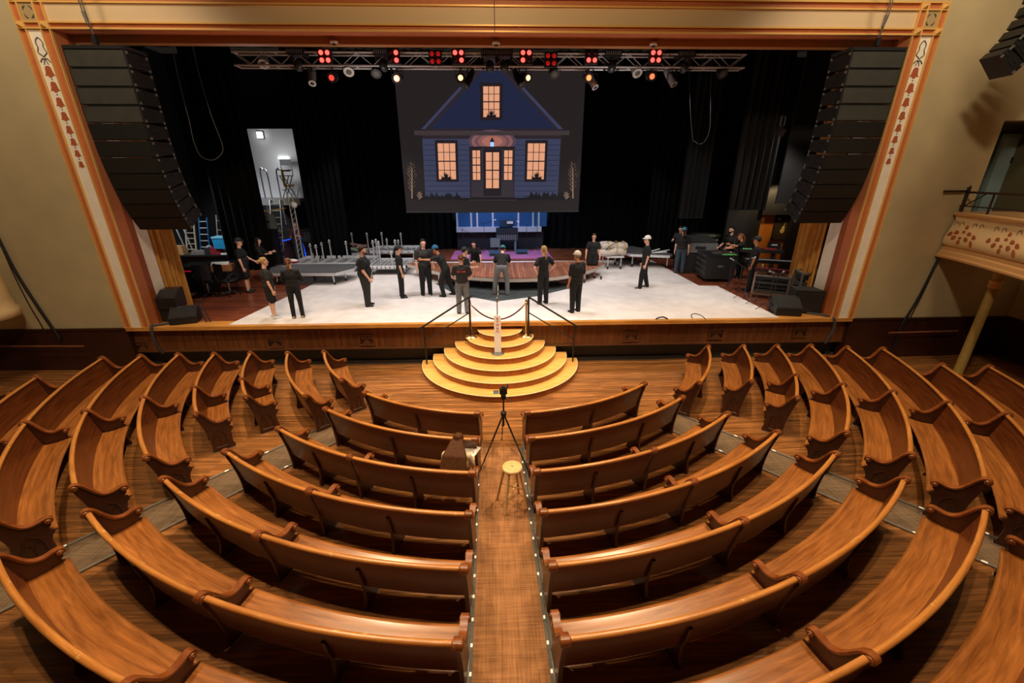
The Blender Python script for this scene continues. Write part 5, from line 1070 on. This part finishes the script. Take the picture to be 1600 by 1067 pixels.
for i in range(26): m.box(-.68+.052*i, -.634+.052*i, -.19, -.04, .95, .962)
m.build('keys', M('ivory_keys', (.55, .56, .6), .4), t, 0); MB().bar((-.75, -.21, .97), (.75, -.21, .97), .02, .02).build('front_edge', M('blue_steel_edge', (.25, .32, .42), .3, .6), t, 0)
t = thing('keyboard_rack', 'second black keyboard with green lights behind the first', 'keyboard', (9.6, 4.5, 0), D(-20))
for x in (-.5, .5): MB().cyl((x, 0, 0), (x, 0, 1.05), .02, 8).build('leg', BLK2, t)
MB().box(-.7, .7, -.22, .22, 1.05, 1.15).build('keyboard', BLK, t, 0); m = MB()
for i in range(7): m.box(-.6+.08*i, -.55+.08*i, -.15, .0, 1.15, 1.16)
m.build('green_buttons', M('green_buttons', s(110, 190, 130), .4, em=s(110, 190, 130), es=.4), t, 0); MB().cb((.3, .0, 1.17), (.4, .2, .03)).build('red_buttons', M('red_buttons', s(150, 40, 50), .4), t, 0)
t = thing('laptop', 'dark laptop with white logo strip on rear keyboard, right wing', 'laptop', (10.35, 4.9, 1.0), D(-25)); MB().box(-.22, .22, -.15, .15, .0, .02).build('base', BLK, t, 0); MB().cb((0, .12, .17), (.44, .02, .3)).build('lid', BLK2, t, 0); MB().box(-.1, .1, .104, .109, .2, .24).build('white_strip', WHITE, t, 0); MB().box(-.05, .05, -.05, .05, -1.0, 0).build('stand_post', BLK, t, 0)
FR = M('rack_frame_steel', (.36, .35, .35), .35, .8)
def steelframe(label, x, y, rz, W, Dp, H, cat='rack'):
    t = thing('instrument_rack', label, cat, (x, y, 0), rz, 'steel equipment frames on the right')
    for i in (-1, 1):
        for j in (-1, 1): MB().cb((i*W/2, j*Dp/2, H/2+.01), (.045, .045, H)).build('upright', FR, t, 0)
    for z in (.12, H):
        m = MB()
        for j in (-1, 1): m.bar((-W/2, j*Dp/2, z), (W/2, j*Dp/2, z), .045)
        for i in (-1, 1): m.bar((i*W/2, -Dp/2, z), (i*W/2, Dp/2, z), .045)
        m.build('rail_frame', FR, t, 0)
    for k in range(4): MB().box(-W/2+.03, W/2-.03, -Dp/2+.06, Dp/2-.03, .18+k*(H-.2)/4, .12+(k+.9)*(H-.2)/4+.03).build('rack_unit', BLK if k % 2 else M('rack_unit_grey', (.05, .06, .06), .4), t, 0)
    return t
steelframe('low steel frame of instruments nearest the white cloth, right', 8.75, 2.25, D(-32), .95, .6, .72); steelframe('tall steel rack right beside the gold curtain', 9.25, 1.35, D(-14), .55, .55, 1.0)
m = thing('pedal_steel', 'red-knobbed pedal steel guitar on top of the low steel frame', 'instrument', (8.85, 2.5, .75), D(-32)); MB().box(-.48, .48, -.14, .14, .02, .10).build('body', M('dark_red_lacquer', (.06, .012, .015), .3), m, 0); k_ = MB()
for i in range(10): k_.cyl((-.4+.085*i, -.08, .10), (-.4+.085*i, -.08, .13), .018, 8)
k_.build('knobs', M('rosy_knob', s(170, 90, 100), .3, .4), m)
for i, (u, v, h_) in enumerate(((1160, 470, 1.3), (1178, 478, .95), (1196, 488, 1.1), (1203, 483, 1.0), (1135, 452, 1.2), (1150, 460, .9))):
    p = F(u, v); stand('black microphone stand right of white cloth, %s from the front' % ('fourth', 'third', 'second', 'first', 'sixth', 'fifth')[i], p.x+.15, p.y+.2, h_, (.35, 0, h_+.12) if i % 2 else None)
p = F(1120, 410); t = thing('music_stand', 'bent silver music-stand arm by the bearded man', 'stand', (8.55, 5.15, 0)); MB().cyl((0, 0, .02), (0, 0, 1.0), .014, 8).build('pole', BLK2, t); MB().tube([(-.28, -.1, 1.2), (.08, 0, .98), (.3, .1, .86)], .016, 6).build('arm', STEEL, t); MB().lathe([(.18, 0), (.17, .02), (.02, .03)], n=20).build('base', BLK2, t)
cable('cable_coil', 'tangle of grey cables on the floor at the right stage corner', 'cable', [V((8.5+.35*math.cos(a)+.02*a, 1.15+.25*math.sin(a*1.1), .03+.006*a)) for a in [i*.5 for i in range(40)]], .016, M('grey_cable'))
t = thing('amplifier', 'green-lit guitar amplifier behind bearded man', 'amplifier', (8.9, 7.4, 0)); MB().box(-.55, .55, -.25, .25, .95, 1.35).build('cabinet', BLK, t, 0); MB().box(-.5, .5, -.2, .2, 0, .95).build('case', BLK2, t, 0); MB().box(-.5, .5, -.262, -.25, 1.24, 1.33).build('panel', M('olive_panel', (.16, .17, .10), .4), t, 0); k_ = MB()
for x in (-.38, -.2, .2, .38): k_.cyl((x, -.25, 1.1), (x, -.275, 1.1), .055, 14)
k_.build('dials', M('dial_cream', (.5, .5, .42), .4), t)
# orange-lit doorway with framed poster in the right wing
OW = M('orange_wall_paint', s(196, 118, 36), .6)
a, b = P(1190, 335, 6.5), P(1236, 340, 6.5); zb_ = P(1186, 376, 6.5).z
mb = MB(); mb.box(a.x-.1, b.x+.1, 6.55, 6.62, .0, a.z); struct(mb.build('wall_right_wing', OW, None, 0))
mb = MB(); mb.box(9.2, a.x, 6.45, 6.6, 0, 6); mb.box(b.x-.05, 15.5, 6.3, 6.6, 0, 6); mb.box(a.x-.1, b.x+.05, 6.3, 6.6, a.z, 6); struct(mb.build('wall_right_black', BLK, None, 0))
q = P(1222, 356, 6.5); t = thing('framed_picture', 'framed dark poster with a pale guitar shape on the orange wall', 'picture', (q.x, 6.5, q.z)); fw, fh = .36, .5
m = MB(); m.box(-fw, fw, 0, .04, -fh, -fh+.05); m.box(-fw, fw, 0, .04, fh-.05, fh); m.box(-fw, -fw+.05, 0, .04, -fh, fh); m.box(fw-.05, fw, 0, .04, -fh, fh); m.build('frame', BLK2, t, 0); MB().box(-fw+.05, fw-.05, .02, .04, -fh+.05, fh-.05).build('print', M('poster_brown', (.05, .03, .015), .6, noise=.6, nscale=14), t, 0)
m = MB(); m.ball((.04, .015, -.12), (.09, .006, .10), 12); m.ball((.06, .015, .0), (.06, .006, .07), 12); m.bar((.07, .015, .05), (.14, .015, .34), .025, .006); m.build('guitar_shape', M('pale_gold_print', s(230, 206, 130), .5), t)
t = thing('wall_lamp', 'small lit work lamp above the orange right-wing doorway', 'lamp', (a.x+.5, 6.1, a.z-.15)); MB().cb((0, 0, 0), (.1, .08, .06)).build('housing', BLK, t, 0)
t = thing('projector_bracket', 'small grey fixture hanging in the dark by right speaker array', 'stage light', tuple(P(1221, 200, 2.6))); 
m = MB(); m.tube([(-.06, 0, .3), (.06, 0, .3), (.06, 0, .05), (-.06, 0, .05)], .012, 6, 0, True); m.build('bracket', STEEL, t); MB().cb((0, 0, -.1), (.16, .2, .2), Euler((.4, .2, 0)).to_matrix()).build('housing', DKMETAL, t, 0)
# ------------------------------------------------------------------ left wing: chairs, ladders, clutter
def office(label, u, v, rz, arms=True):
    p = F(u, v); t = thing('office_chair', label, 'chair', (p.x, p.y, 0), rz, 'office chairs in the left wing')
    for k in range(5):
        a = k*2*PI/5; MB().tube([(0, 0, .12), (.30*math.cos(a), .30*math.sin(a), .08)], [.03, .018], 8).build('base_arm', BLK2, t); m = MB(); x, y = .30*math.cos(a), .30*math.sin(a); m.cyl((x-.02, y, .03), (x+.02, y, .03), .03, 10); m.build('caster', BLK, t)
    MB().cyl((0, 0, .1), (0, 0, .46), .028, 12).build('gas_post', M('chrome_post', (.5, .5, .5), .2, .9), t); m = MB(); m.ball((0, 0, .50), (.27, .27, .055), 18); m.build('seat', BLK, t)
    rows = [[V((x, .24+.05*math.cos(z*3)+.12*(1-(x/.24)**2)*.3-.04*abs(x), z)) for x in [-.23+.0575*i for i in range(9)]] for z in [.58+.07*j for j in range(8)]]
    m = MB(); m.grid(rows); m.grid([[q+V((0, .03, 0)) for q in r] for r in rows]); m.build('backrest', BLK2, t); MB().tube([(0, .1, .47), (0, .3, .5), (0, .34, .75)], .025, 8).build('back_post', BLK, t)
    if arms:
        for sx in (-1, 1): MB().tube(spline([(sx*.25, .12, .5), (sx*.31, .1, .62), (sx*.30, .0, .72), (sx*.29, -.18, .72), (sx*.27, -.2, .6), (sx*.24, -.1, .5)], 4), .018, 8).build('armrest', BLK, t)
    return t
office('black office chair with papers on it, nearest the man in shorts', 361, 461, D(150)); office('black office chair partly hidden, left of the one with papers', 328, 463, D(200))
p = F(352, 430, .0); t = thing('cardboard_box', 'open cardboard box with white papers in front of office chair', 'box', (-9.25, 3.75, .0), D(15)); MB().box(-.3, .3, -.2, .2, .72, .92).build('carton', M('cardboard', s(170, 112, 70), .8), t, 0); m = MB(); m.cb((-.05, 0, .95), (.5, .34, .03), Euler((.1, .05, .2)).to_matrix()); m.build('papers', M('white_paper'), t, 0); MB().box(-.34, .34, -.3, .3, .66, .72).build('tabletop', BLK2, t, 0)
for x in (-.28, .28): MB().cyl((x, 0, 0), (x, 0, .66), .02, 8).build('table_leg', BLK2, t)
def ladder(label, A_, B_, w, mat, rung, n, name='ladder', group='ladders in the left wing', rw=.035):
    A_, B_ = V(A_), V(B_); d = (B_-A_); t = thing(name, label, 'ladder', tuple(A_), 0, group)
    for sx in (-1, 1): MB(t).bar(A_+V((sx*w/2, 0, 0)), B_+V((sx*w/2*.9, 0, 0)), rw, .07, 0, (0, 1, 0)).build('rail', mat, t, 0)
    for i in range(n): q = A_+d*((i+.6)/(n+.2)); MB(t).bar(q-V((w/2*.95, 0, 0)), q+V((w/2*.95, 0, 0)), .035, .03).build('rung', rung, t, 0)
    return t
LY = 9.0
for nm, (u0, v0), (u1, v1), w, mat, rung, n in (('cream aluminium ladder leaning in the left wing', (303, 396), (296, 350), .42, M('cream_ladder', s(196, 186, 160), .45), M('cream_ladder'), 4), ('blue stepladder with white treads in the left wing', (322, 388), (317, 340), .40, M('blue_fibreglass', s(20, 96, 150), .45), M('pale_tread', s(200, 206, 206), .4), 4), ('tall grey ladder folded right of the blue stepladder', (345, 380), (342, 336), .24, M('grey_ladder', s(168, 168, 168), .4, .4), M('grey_ladder'), 2)):
    b_, a_ = P(u0, v0, LY), P(u1, v1, LY+.3); b2_ = V((b_.x-.02, LY-.2, 0.0)); k = (a_-V((b_.x, LY, b_.z))); ladder(nm, b2_, a_, w, mat, rung, n+3)
for i, (u0, v0, u1, v1) in enumerate(((270, 346, 284, 392), (280, 342, 292, 384))):
    b_, a_ = P(u1, v1, LY), P(u0, v0, LY+.2); tag(MB().tube([V((b_.x+.3, LY, 0)), a_], .035, 8).build('pole', STEEL), ('left' if i == 0 else 'right')+' grey pole of the pair leaning by the gold curtain', 'pole', 'poles by the left curtain')
t = thing('cooler', 'bright blue plastic crate on the shelf below the stepladders', 'crate', tuple(P(351, 384, 7.5))); MB().cb((0, 0, .12), (.62, .4, .42), None, 0, 1.06).build('crate', M('bright_blue_plastic', s(40, 150, 205), .4), t, 0); MB().cb((0, 0, .36), (.68, .46, .06)).build('rim', M('light_blue_plastic', s(120, 196, 226), .4), t, 0)
t = thing('shelf_unit', 'dark workbench shelf crowded with tools in the left wing', 'shelf', (P(335, 397, 7.5).x, 7.6, 0)); zc = P(335, 397, 7.5).z; MB().box(-1.9, 1.3, -.3, .35, zc-.06, zc).build('top', BLK2, t, 0); MB().box(-1.9, 1.3, .0, .35, .0, zc-.06).build('body', BLK, t, 0)
SHX = P(335, 397, 7.5).x
for i, (lb, dx, w, h_, c) in enumerate((('white folded papers on the left wing bench', .55, .6, .06, s(220, 212, 206)), ('red toolbox on the left wing bench', .15, .4, .3, s(130, 24, 40)), ('grey tool tray on the left wing bench', -.45, .8, .16, s(110, 106, 100)), ('tan leather bag on the left wing bench', -1.35, .4, .36, s(176, 138, 92)), ('small black case with white straps on the bench', -.15, .3, .26, s(34, 34, 36)))):
    t = thing(('paper_stack', 'toolbox', 'tool_tray', 'bag', 'small_case')[i], lb, ('papers', 'toolbox', 'tray', 'bag', 'case')[i], (SHX+dx, 7.5, zc+.002)); MB().cb((0, 0, h_/2), (w, .3, h_), None, 0, .92).build('body', M(lb.split()[0]+'_item', c, .6, noise=.15, nscale=12), t, 0)
    if i in (1, 3, 4): MB().tube(spline([(-w*.3, 0, h_), (-w*.2, 0, h_+.08), (w*.2, 0, h_+.08), (w*.3, 0, h_)], 4), .014, 6).build('handle', BLK if i != 4 else WHITE, t)
t = thing('drawer_unit', 'low black cabinet with pink-red drawer fronts, left wing', 'cabinet', (-10.3, 5.2, 0)); MB().box(-.6, .6, -.3, .3, .04, .75).build('body', BLK, t, 0); MB().box(-.55, .0, -.315, -.3, .5, .68).build('drawer', M('pink_red_drawer', s(206, 56, 84), .5), t, 0); MB().box(-.1, .12, -.318, -.3, .42, .6).build('label_card', M('pale_pink_card', s(210, 170, 170), .7), t, 0)
t = thing('road_case', 'dark road case behind the office chairs by the gold curtain', 'case', (-10.05, 3.6, 0)); MB().box(-.4, .4, -.45, .45, .1, .9).build('body', BLK, t, 0); MB().box(-.42, .42, -.47, .47, .9, .95).build('lid', BLK2, t, 0); MB().box(-.15, .15, -.48, -.45, .8, .84).build('red_light_strip', M('red_strip', s(200, 30, 60), .4, em=s(200, 30, 60), es=.3), t, 0)
for x in (-.3, .3): caster(t, x, -.3)
# loft with lit white wall, director chair, access ladder
LW = 11.0; a = P(402, 205, LW); b = P(462, 214, LW); c = P(415, 306, LW)
mb = MB(); mb.box(a.x-.8, b.x+.3, LW, LW+.08, c.z-.1, a.z+.1); struct(mb.build('wall_loft', M('loft_white_wall', s(206, 208, 210), .8), None, 0))
t = thing('loft_platform', 'high grey loft platform with a pale edge, upper left of stage', 'platform', (a.x+.3, 10.2, c.z)); MB(t).box(a.x-.9, b.x+.3, 9.6, 11.0, c.z-.2, c.z-.06).build('deck', STEEL, t, 0); MB(t).box(a.x-.9, b.x+.3, 9.56, 9.6, c.z-.34, c.z-.04).build('fascia', M('pale_fascia', s(150, 150, 148), .5), t, 0)
for i, u in enumerate((412, 437)):
    m = MB(t); q = P(u, 270, 9.7); m.tube(spline([(q.x-.14, 9.7, c.z-1.2), (q.x-.14, 9.7, q.z), (q.x, 9.7, q.z+.12), (q.x+.14, 9.7, q.z), (q.x+.14, 9.7, c.z-.1)], 4), .03, 8); m.build('handrail_loop', STEEL, t)
m = MB(t); q = P(452, 280, 9.65); m.bar((q.x-.25, 9.65, q.z-.3), (q.x-.25, 9.65, q.z+.35), .07); m.bar((q.x-.25, 9.65, q.z+.35), (q.x+.1, 9.65, q.z+.35), .07); m.bar((q.x-.25, 9.65, q.z-.3), (q.x+.15, 9.65, q.z-.25), .07); m.build('yellow_gate', M('safety_yellow', s(206, 164, 40), .5), t, 0)
q = P(440, 238, 10.4); t = thing('director_chair', 'tall folding director chair up on the lit loft platform', 'chair', (q.x, 10.4, c.z-.06)); hh = .95
for sx in (-1, 1):
    MB().bar((sx*.22, -.18, 0), (-sx*.2, -.18, hh), .03).build('leg', BLK2, t, 0); MB().bar((sx*.22, .18, 0), (-sx*.2, .18, hh), .03).build('leg', BLK2, t, 0); MB().bar((sx*.24, -.2, hh+.25), (sx*.24, .2, hh+.25), .04).build('arm', BLK2, t, 0); MB().bar((sx*.24, .18, hh), (sx*.24, .2, hh+.7), .03).build('back_post', BLK2, t, 0)
MB().box(-.24, .24, -.2, .2, hh-.02, hh+.02).build('seat', BLK, t, 0); MB().box(-.24, .24, .18, .2, hh+.45, hh+.7).build('back_canvas', BLK, t, 0); MB().bar((-.2, -.2, .35), (.2, -.2, .35), .03).build('footrest', BLK2, t, 0)
t = thing('work_light', 'glowing white work lamp at the loft upper left corner', 'lamp', (P(406, 211, 10.88).x, 10.88, P(406, 211, 10.88).z)); MB().cb((0, 0, 0), (.22, .1, .25)).build('lamp_face', M('work_lamp', (.9, .9, .9), .4, em=(1, 1, .98), es=6), t, 0); MB().cb((0, .08, 0), (.26, .08, .3)).build('housing', BLK, t, 0)
tag(MB().box(P(434, 245, 10.9).x, P(450, 245, 10.9).x, 10.92, 10.98, P(440, 248, 10.9).z, P(440, 245, 10.9).z).build('strip_light', M('strip_lamp', (.9, .9, .9), .4, em=(1, 1, 1), es=3), None, 0), 'short white strip light on the loft wall behind tall chair', 'lamp')
q0, q1 = P(432, 385, 9.3), P(428, 322, 9.3); ladder('grey ladder climbing to the loft platform, left rear', (q0.x, 9.3, 0), (q1.x, 9.5, c.z-.1), .5, STEEL, STEEL, 9, 'ladder', None)
q0, q1 = P(474, 412, 8.0), P(465, 322, 8.0); t = thing('lattice_mast', 'tall slender grey lattice mast beside the loft, left of drapes', 'mast', (q0.x, 8.0, 0))
for sx, sy in ((-.09, -.09), (.09, -.09), (0, .09)): MB().cyl((sx, sy, 0), (sx, sy, 3.0), .022, 8).build('upright', ALU, t)
m = MB()
for i in range(14): z = i*.21; m.cyl((-.09, -.09, z), (.09, -.09, z+.21), .010, 5); m.cyl((.09, -.09, z), (0, .09, z+.21), .010, 5)
m.build('lacing', ALU, t); MB().ball((.1, -.1, 2.55), .13, 14).build('white_globe', WHITE, t)
# drum kit and keyboard cart at left rear
t = thing('drum_kit', 'drum kit with blue-lit frame and cymbals, far left of stage', 'drums', (F(448, 410).x, 9.6, 0)); BLUEL = M('blue_lit_tube', s(20, 80, 220), .4, em=s(20, 80, 255), es=1.2)
for x, y, z, r, h_ in ((-.2, .1, .55, .2, .3), (.25, .1, .55, .2, .3), (.55, -.1, .4, .24, .4)): MB().lathe([(0, 0), (r, 0), (r, h_), (0, h_)], (x, y, z), 20).build('drum', M('dark_drum_shell', (.04, .02, .03), .25), t)
MB().cyl((0, -.35, .32), (0, .15, .32), .3, 24).build('bass_drum', M('dark_drum_shell'), t); MB().tube([(.75, -.4, .02), (.6, -.3, 1.2)], .05, 8).build('blue_tube', BLUEL, t); MB().tube([(.2, -.4, 1.0), (-.2, -.35, .9)], .02, 6).build('blue_bar', BLUEL, t)
for x, y, z in ((-.55, .1, 1.2), (.6, .2, 1.25), (.0, .35, 1.35)): MB().lathe([(0, .02), (.05, .015), (.24, -.02), (.24, -.024)], (x, y, z), 24).build('cymbal', BRASS, t); MB().cyl((x, y, 0), (x, y, z), .012, 6).build('cymbal_stand', STEEL, t)
q = P(428, 328, 8.6); tag(MB().cb(q, (.9, .5, .03), Euler((.0, -.12, .2)).to_matrix()).build('yellow_panel', M('safety_yellow')), 'flat yellow panel hanging below the loft', 'panel')
q = P(420, 346, 8.4); t = thing('instrument_case', 'grey instrument case leaning beneath the yellow panel', 'case', (q.x, 8.4, q.z)); MB().cb((0, 0, 0), (.55, .14, .62), Euler((.1, 0, 0)).to_matrix()).build('shell', M('grey_blue_case', s(120, 130, 136), .5), t, 0); MB().cb((0, -.1, .0), (.14, .03, .05)).build('handle', BLK, t, 0); MB().box(-.2, .2, -.05, .2, -t.location.z, -.30).build('pedestal', BLK, t, 0)
t = thing('equipment_rack', 'open equipment rack with orange top shelf, far left rear', 'rack', (F(437, 398).x, 10.4, 0)); 
for x in (-.5, .5): MB().cyl((x, 0, 0), (x, 0, 1.5), .025, 8).build('post', STEEL, t)
for z, mt in ((1.5, M('orange_shelf', s(190, 110, 40), .5)), (1.0, BLK2), (.5, BLK2)): MB().box(-.55, .55, -.25, .25, z, z+.05).build('shelf', mt, t, 0)
for i in range(5): MB().cb((-.38+.19*i, -.05, 1.12), (.14, .2, .14)).build('gear_box', M('gear_%d' % i, ((.2, .2, .22), (.25, .04, .06), (.08, .1, .14), (.3, .3, .3), (.2, .03, .08))[i], .5), t, 0)
t = thing('bag', 'red and white striped bag lying on the grey deck end', 'bag', tuple(F(456, 411.5, .505))); MB().ball((0, 0, .08), (.30, .16, .08), 14).build('body', M('red_bag', s(170, 28, 44), .6), t); MB().ball((.05, -.03, .11), (.22, .12, .07), 14).build('white_band', M('white_bag', s(220, 214, 214), .6), t)
t = thing('shoe_pair', 'black sneaker standing on the grey deck end', 'shoe', tuple(F(446, 415, .505))); m = MB(); capsule(m, (0, -.1, .05), .05, (0, .12, .04), .045); m.build('upper', BLK, t); MB().box(-.045, .045, -.15, .16, 0, .02).build('sole', WHITE, t, 0)
# ------------------------------------------------------------------ light
def spotl(name, loc, tgt, e, ang, col=(1, .78, .5), r=.15, blend=.5):
    l = bpy.data.lights.new(name, 'SPOT'); l.energy = e; l.spot_size = D(ang); l.color = col; l.shadow_soft_size = r; l.spot_blend = blend
    o = bpy.data.objects.new(name, l); C.objects.link(o); o.location = loc; o.rotation_euler = (V(tgt)-V(loc)).to_track_quat('-Z', 'Y').to_euler(); return o
WARM = (1, .73, .43); COOL_ = (1, .95, .93)
K = 1.0
for x, y, tx, ty, e in ((-4.2, -2.4, -3.6, -5.0, 1350), (4.2, -2.4, 3.6, -5.0, 1350), (-3.6, -3.3, -2.0, -7.8, 900), (3.6, -3.3, 2.0, -7.8, 900), (0, -2.6, 0, -6.5, 900)):
    spotl('house_light', (x, y, 8.6), (tx, ty, -1), e*K, 95, WARM, .14)
for x, y, e in ((-2.2, -7.6, 1500), (2.2, -7.6, 1500), (-6.6, -5.6, 1400), (6.6, -5.6, 1400)): spotl('overhead_light', (x, y, 12), (x, y, 0), e, 75, WARM, .12)
for x in (-3.5, 3.5): spotl('wall_fill_light', (x, -7.5, 9), (x*3, 0, 2.5), 1300, 62, (1, .80, .56), .3)
for x in (-3, 3): spotl('truss_fill_light', (x, 1.2, 5.2), (x, 2.0, 6.4), 22, 150, COOL_, .1)  # added unseen fill spots, only there to brighten the truss
for x in (-5, 5): spotl('stage_rear_fill', (x, 5.4, 6.4), (x, 8.2, 0), 420, 85, COOL_, .12)  # extra fill spots, added to lift the upturned frames upstage
for x in (-8.5, 8.5): spotl('wall_light', (x, -3.6, 10), (x*1.1, 0, 2), 650*K, 100, (1, .80, .56), .55)
spotl('steps_light', (0, -3.6, 9), (.05, -.9, -.6), 800*K, 32, (1, .88, .70), .12)
spotl('header_light', (0, -5, 3.2+5), (0, 0, 6.8), 500*K, 110, (1, .72, .4), .3)
COOL = (1, .95, .93)
for x in (-6, -3.6, -1.2, 1.2, 3.6, 6): spotl('stage_light', (x, 2.1, 6.2), (x*.85, 4.0, 0), 430*K, 105, COOL, .12)
for x in (-4.5, 0, 4.5): spotl('stage_front_light', (x, -4.5, 9.0), (x*.9, 1.5, 0), 620*K, 48, (1, .90, .82), .15)
spotl('rear_light', (0, 9.3, 6.5), (0, 11.6, .8), 900*K, 80, (.30, .66, 1), .2)
spotl('rear_pink_light', (0, 9.0, 6.0), (0, 10.4, 0), 420*K, 60, (1, .72, 1), .2)
l = bpy.data.lights.new('loft_light', 'POINT'); l.energy = 34; l.shadow_soft_size = .4; o = bpy.data.objects.new('loft_light', l); C.objects.link(o); o.location = (a.x+.6 if False else P(425, 250, 9.9).x, 9.9, P(420, 250, 9.9).z)
spotl('wing_light', (-12.6, 5.6, 4.2), (-12.2, 8.6, .8), 520, 95, (.95, .95, 1), .2)
spotl('wing_light', (9.2, 2.6, 5.5), (9.2, 4.0, .3), 480, 90, (1, .9, .8), .2)
spotl('doorway_light', (P(1212, 350, 6).x, 5.6, 3.3), (P(1212, 350, 6).x, 6.6, 1.8), 90, 110, (1, .7, .35), .1)
w = bpy.data.worlds.new('world'); sc.world = w; w.use_nodes = True; w.node_tree.nodes['Background'].inputs[0].default_value = (1, .8, .6, 1); w.node_tree.nodes['Background'].inputs[1].default_value = .012
sc.view_settings.view_transform = 'Standard'; sc.view_settings.look = 'None'; sc.view_settings.gamma = 1; sc.view_settings.exposure = 0; sc.view_settings.use_curve_mapping = False
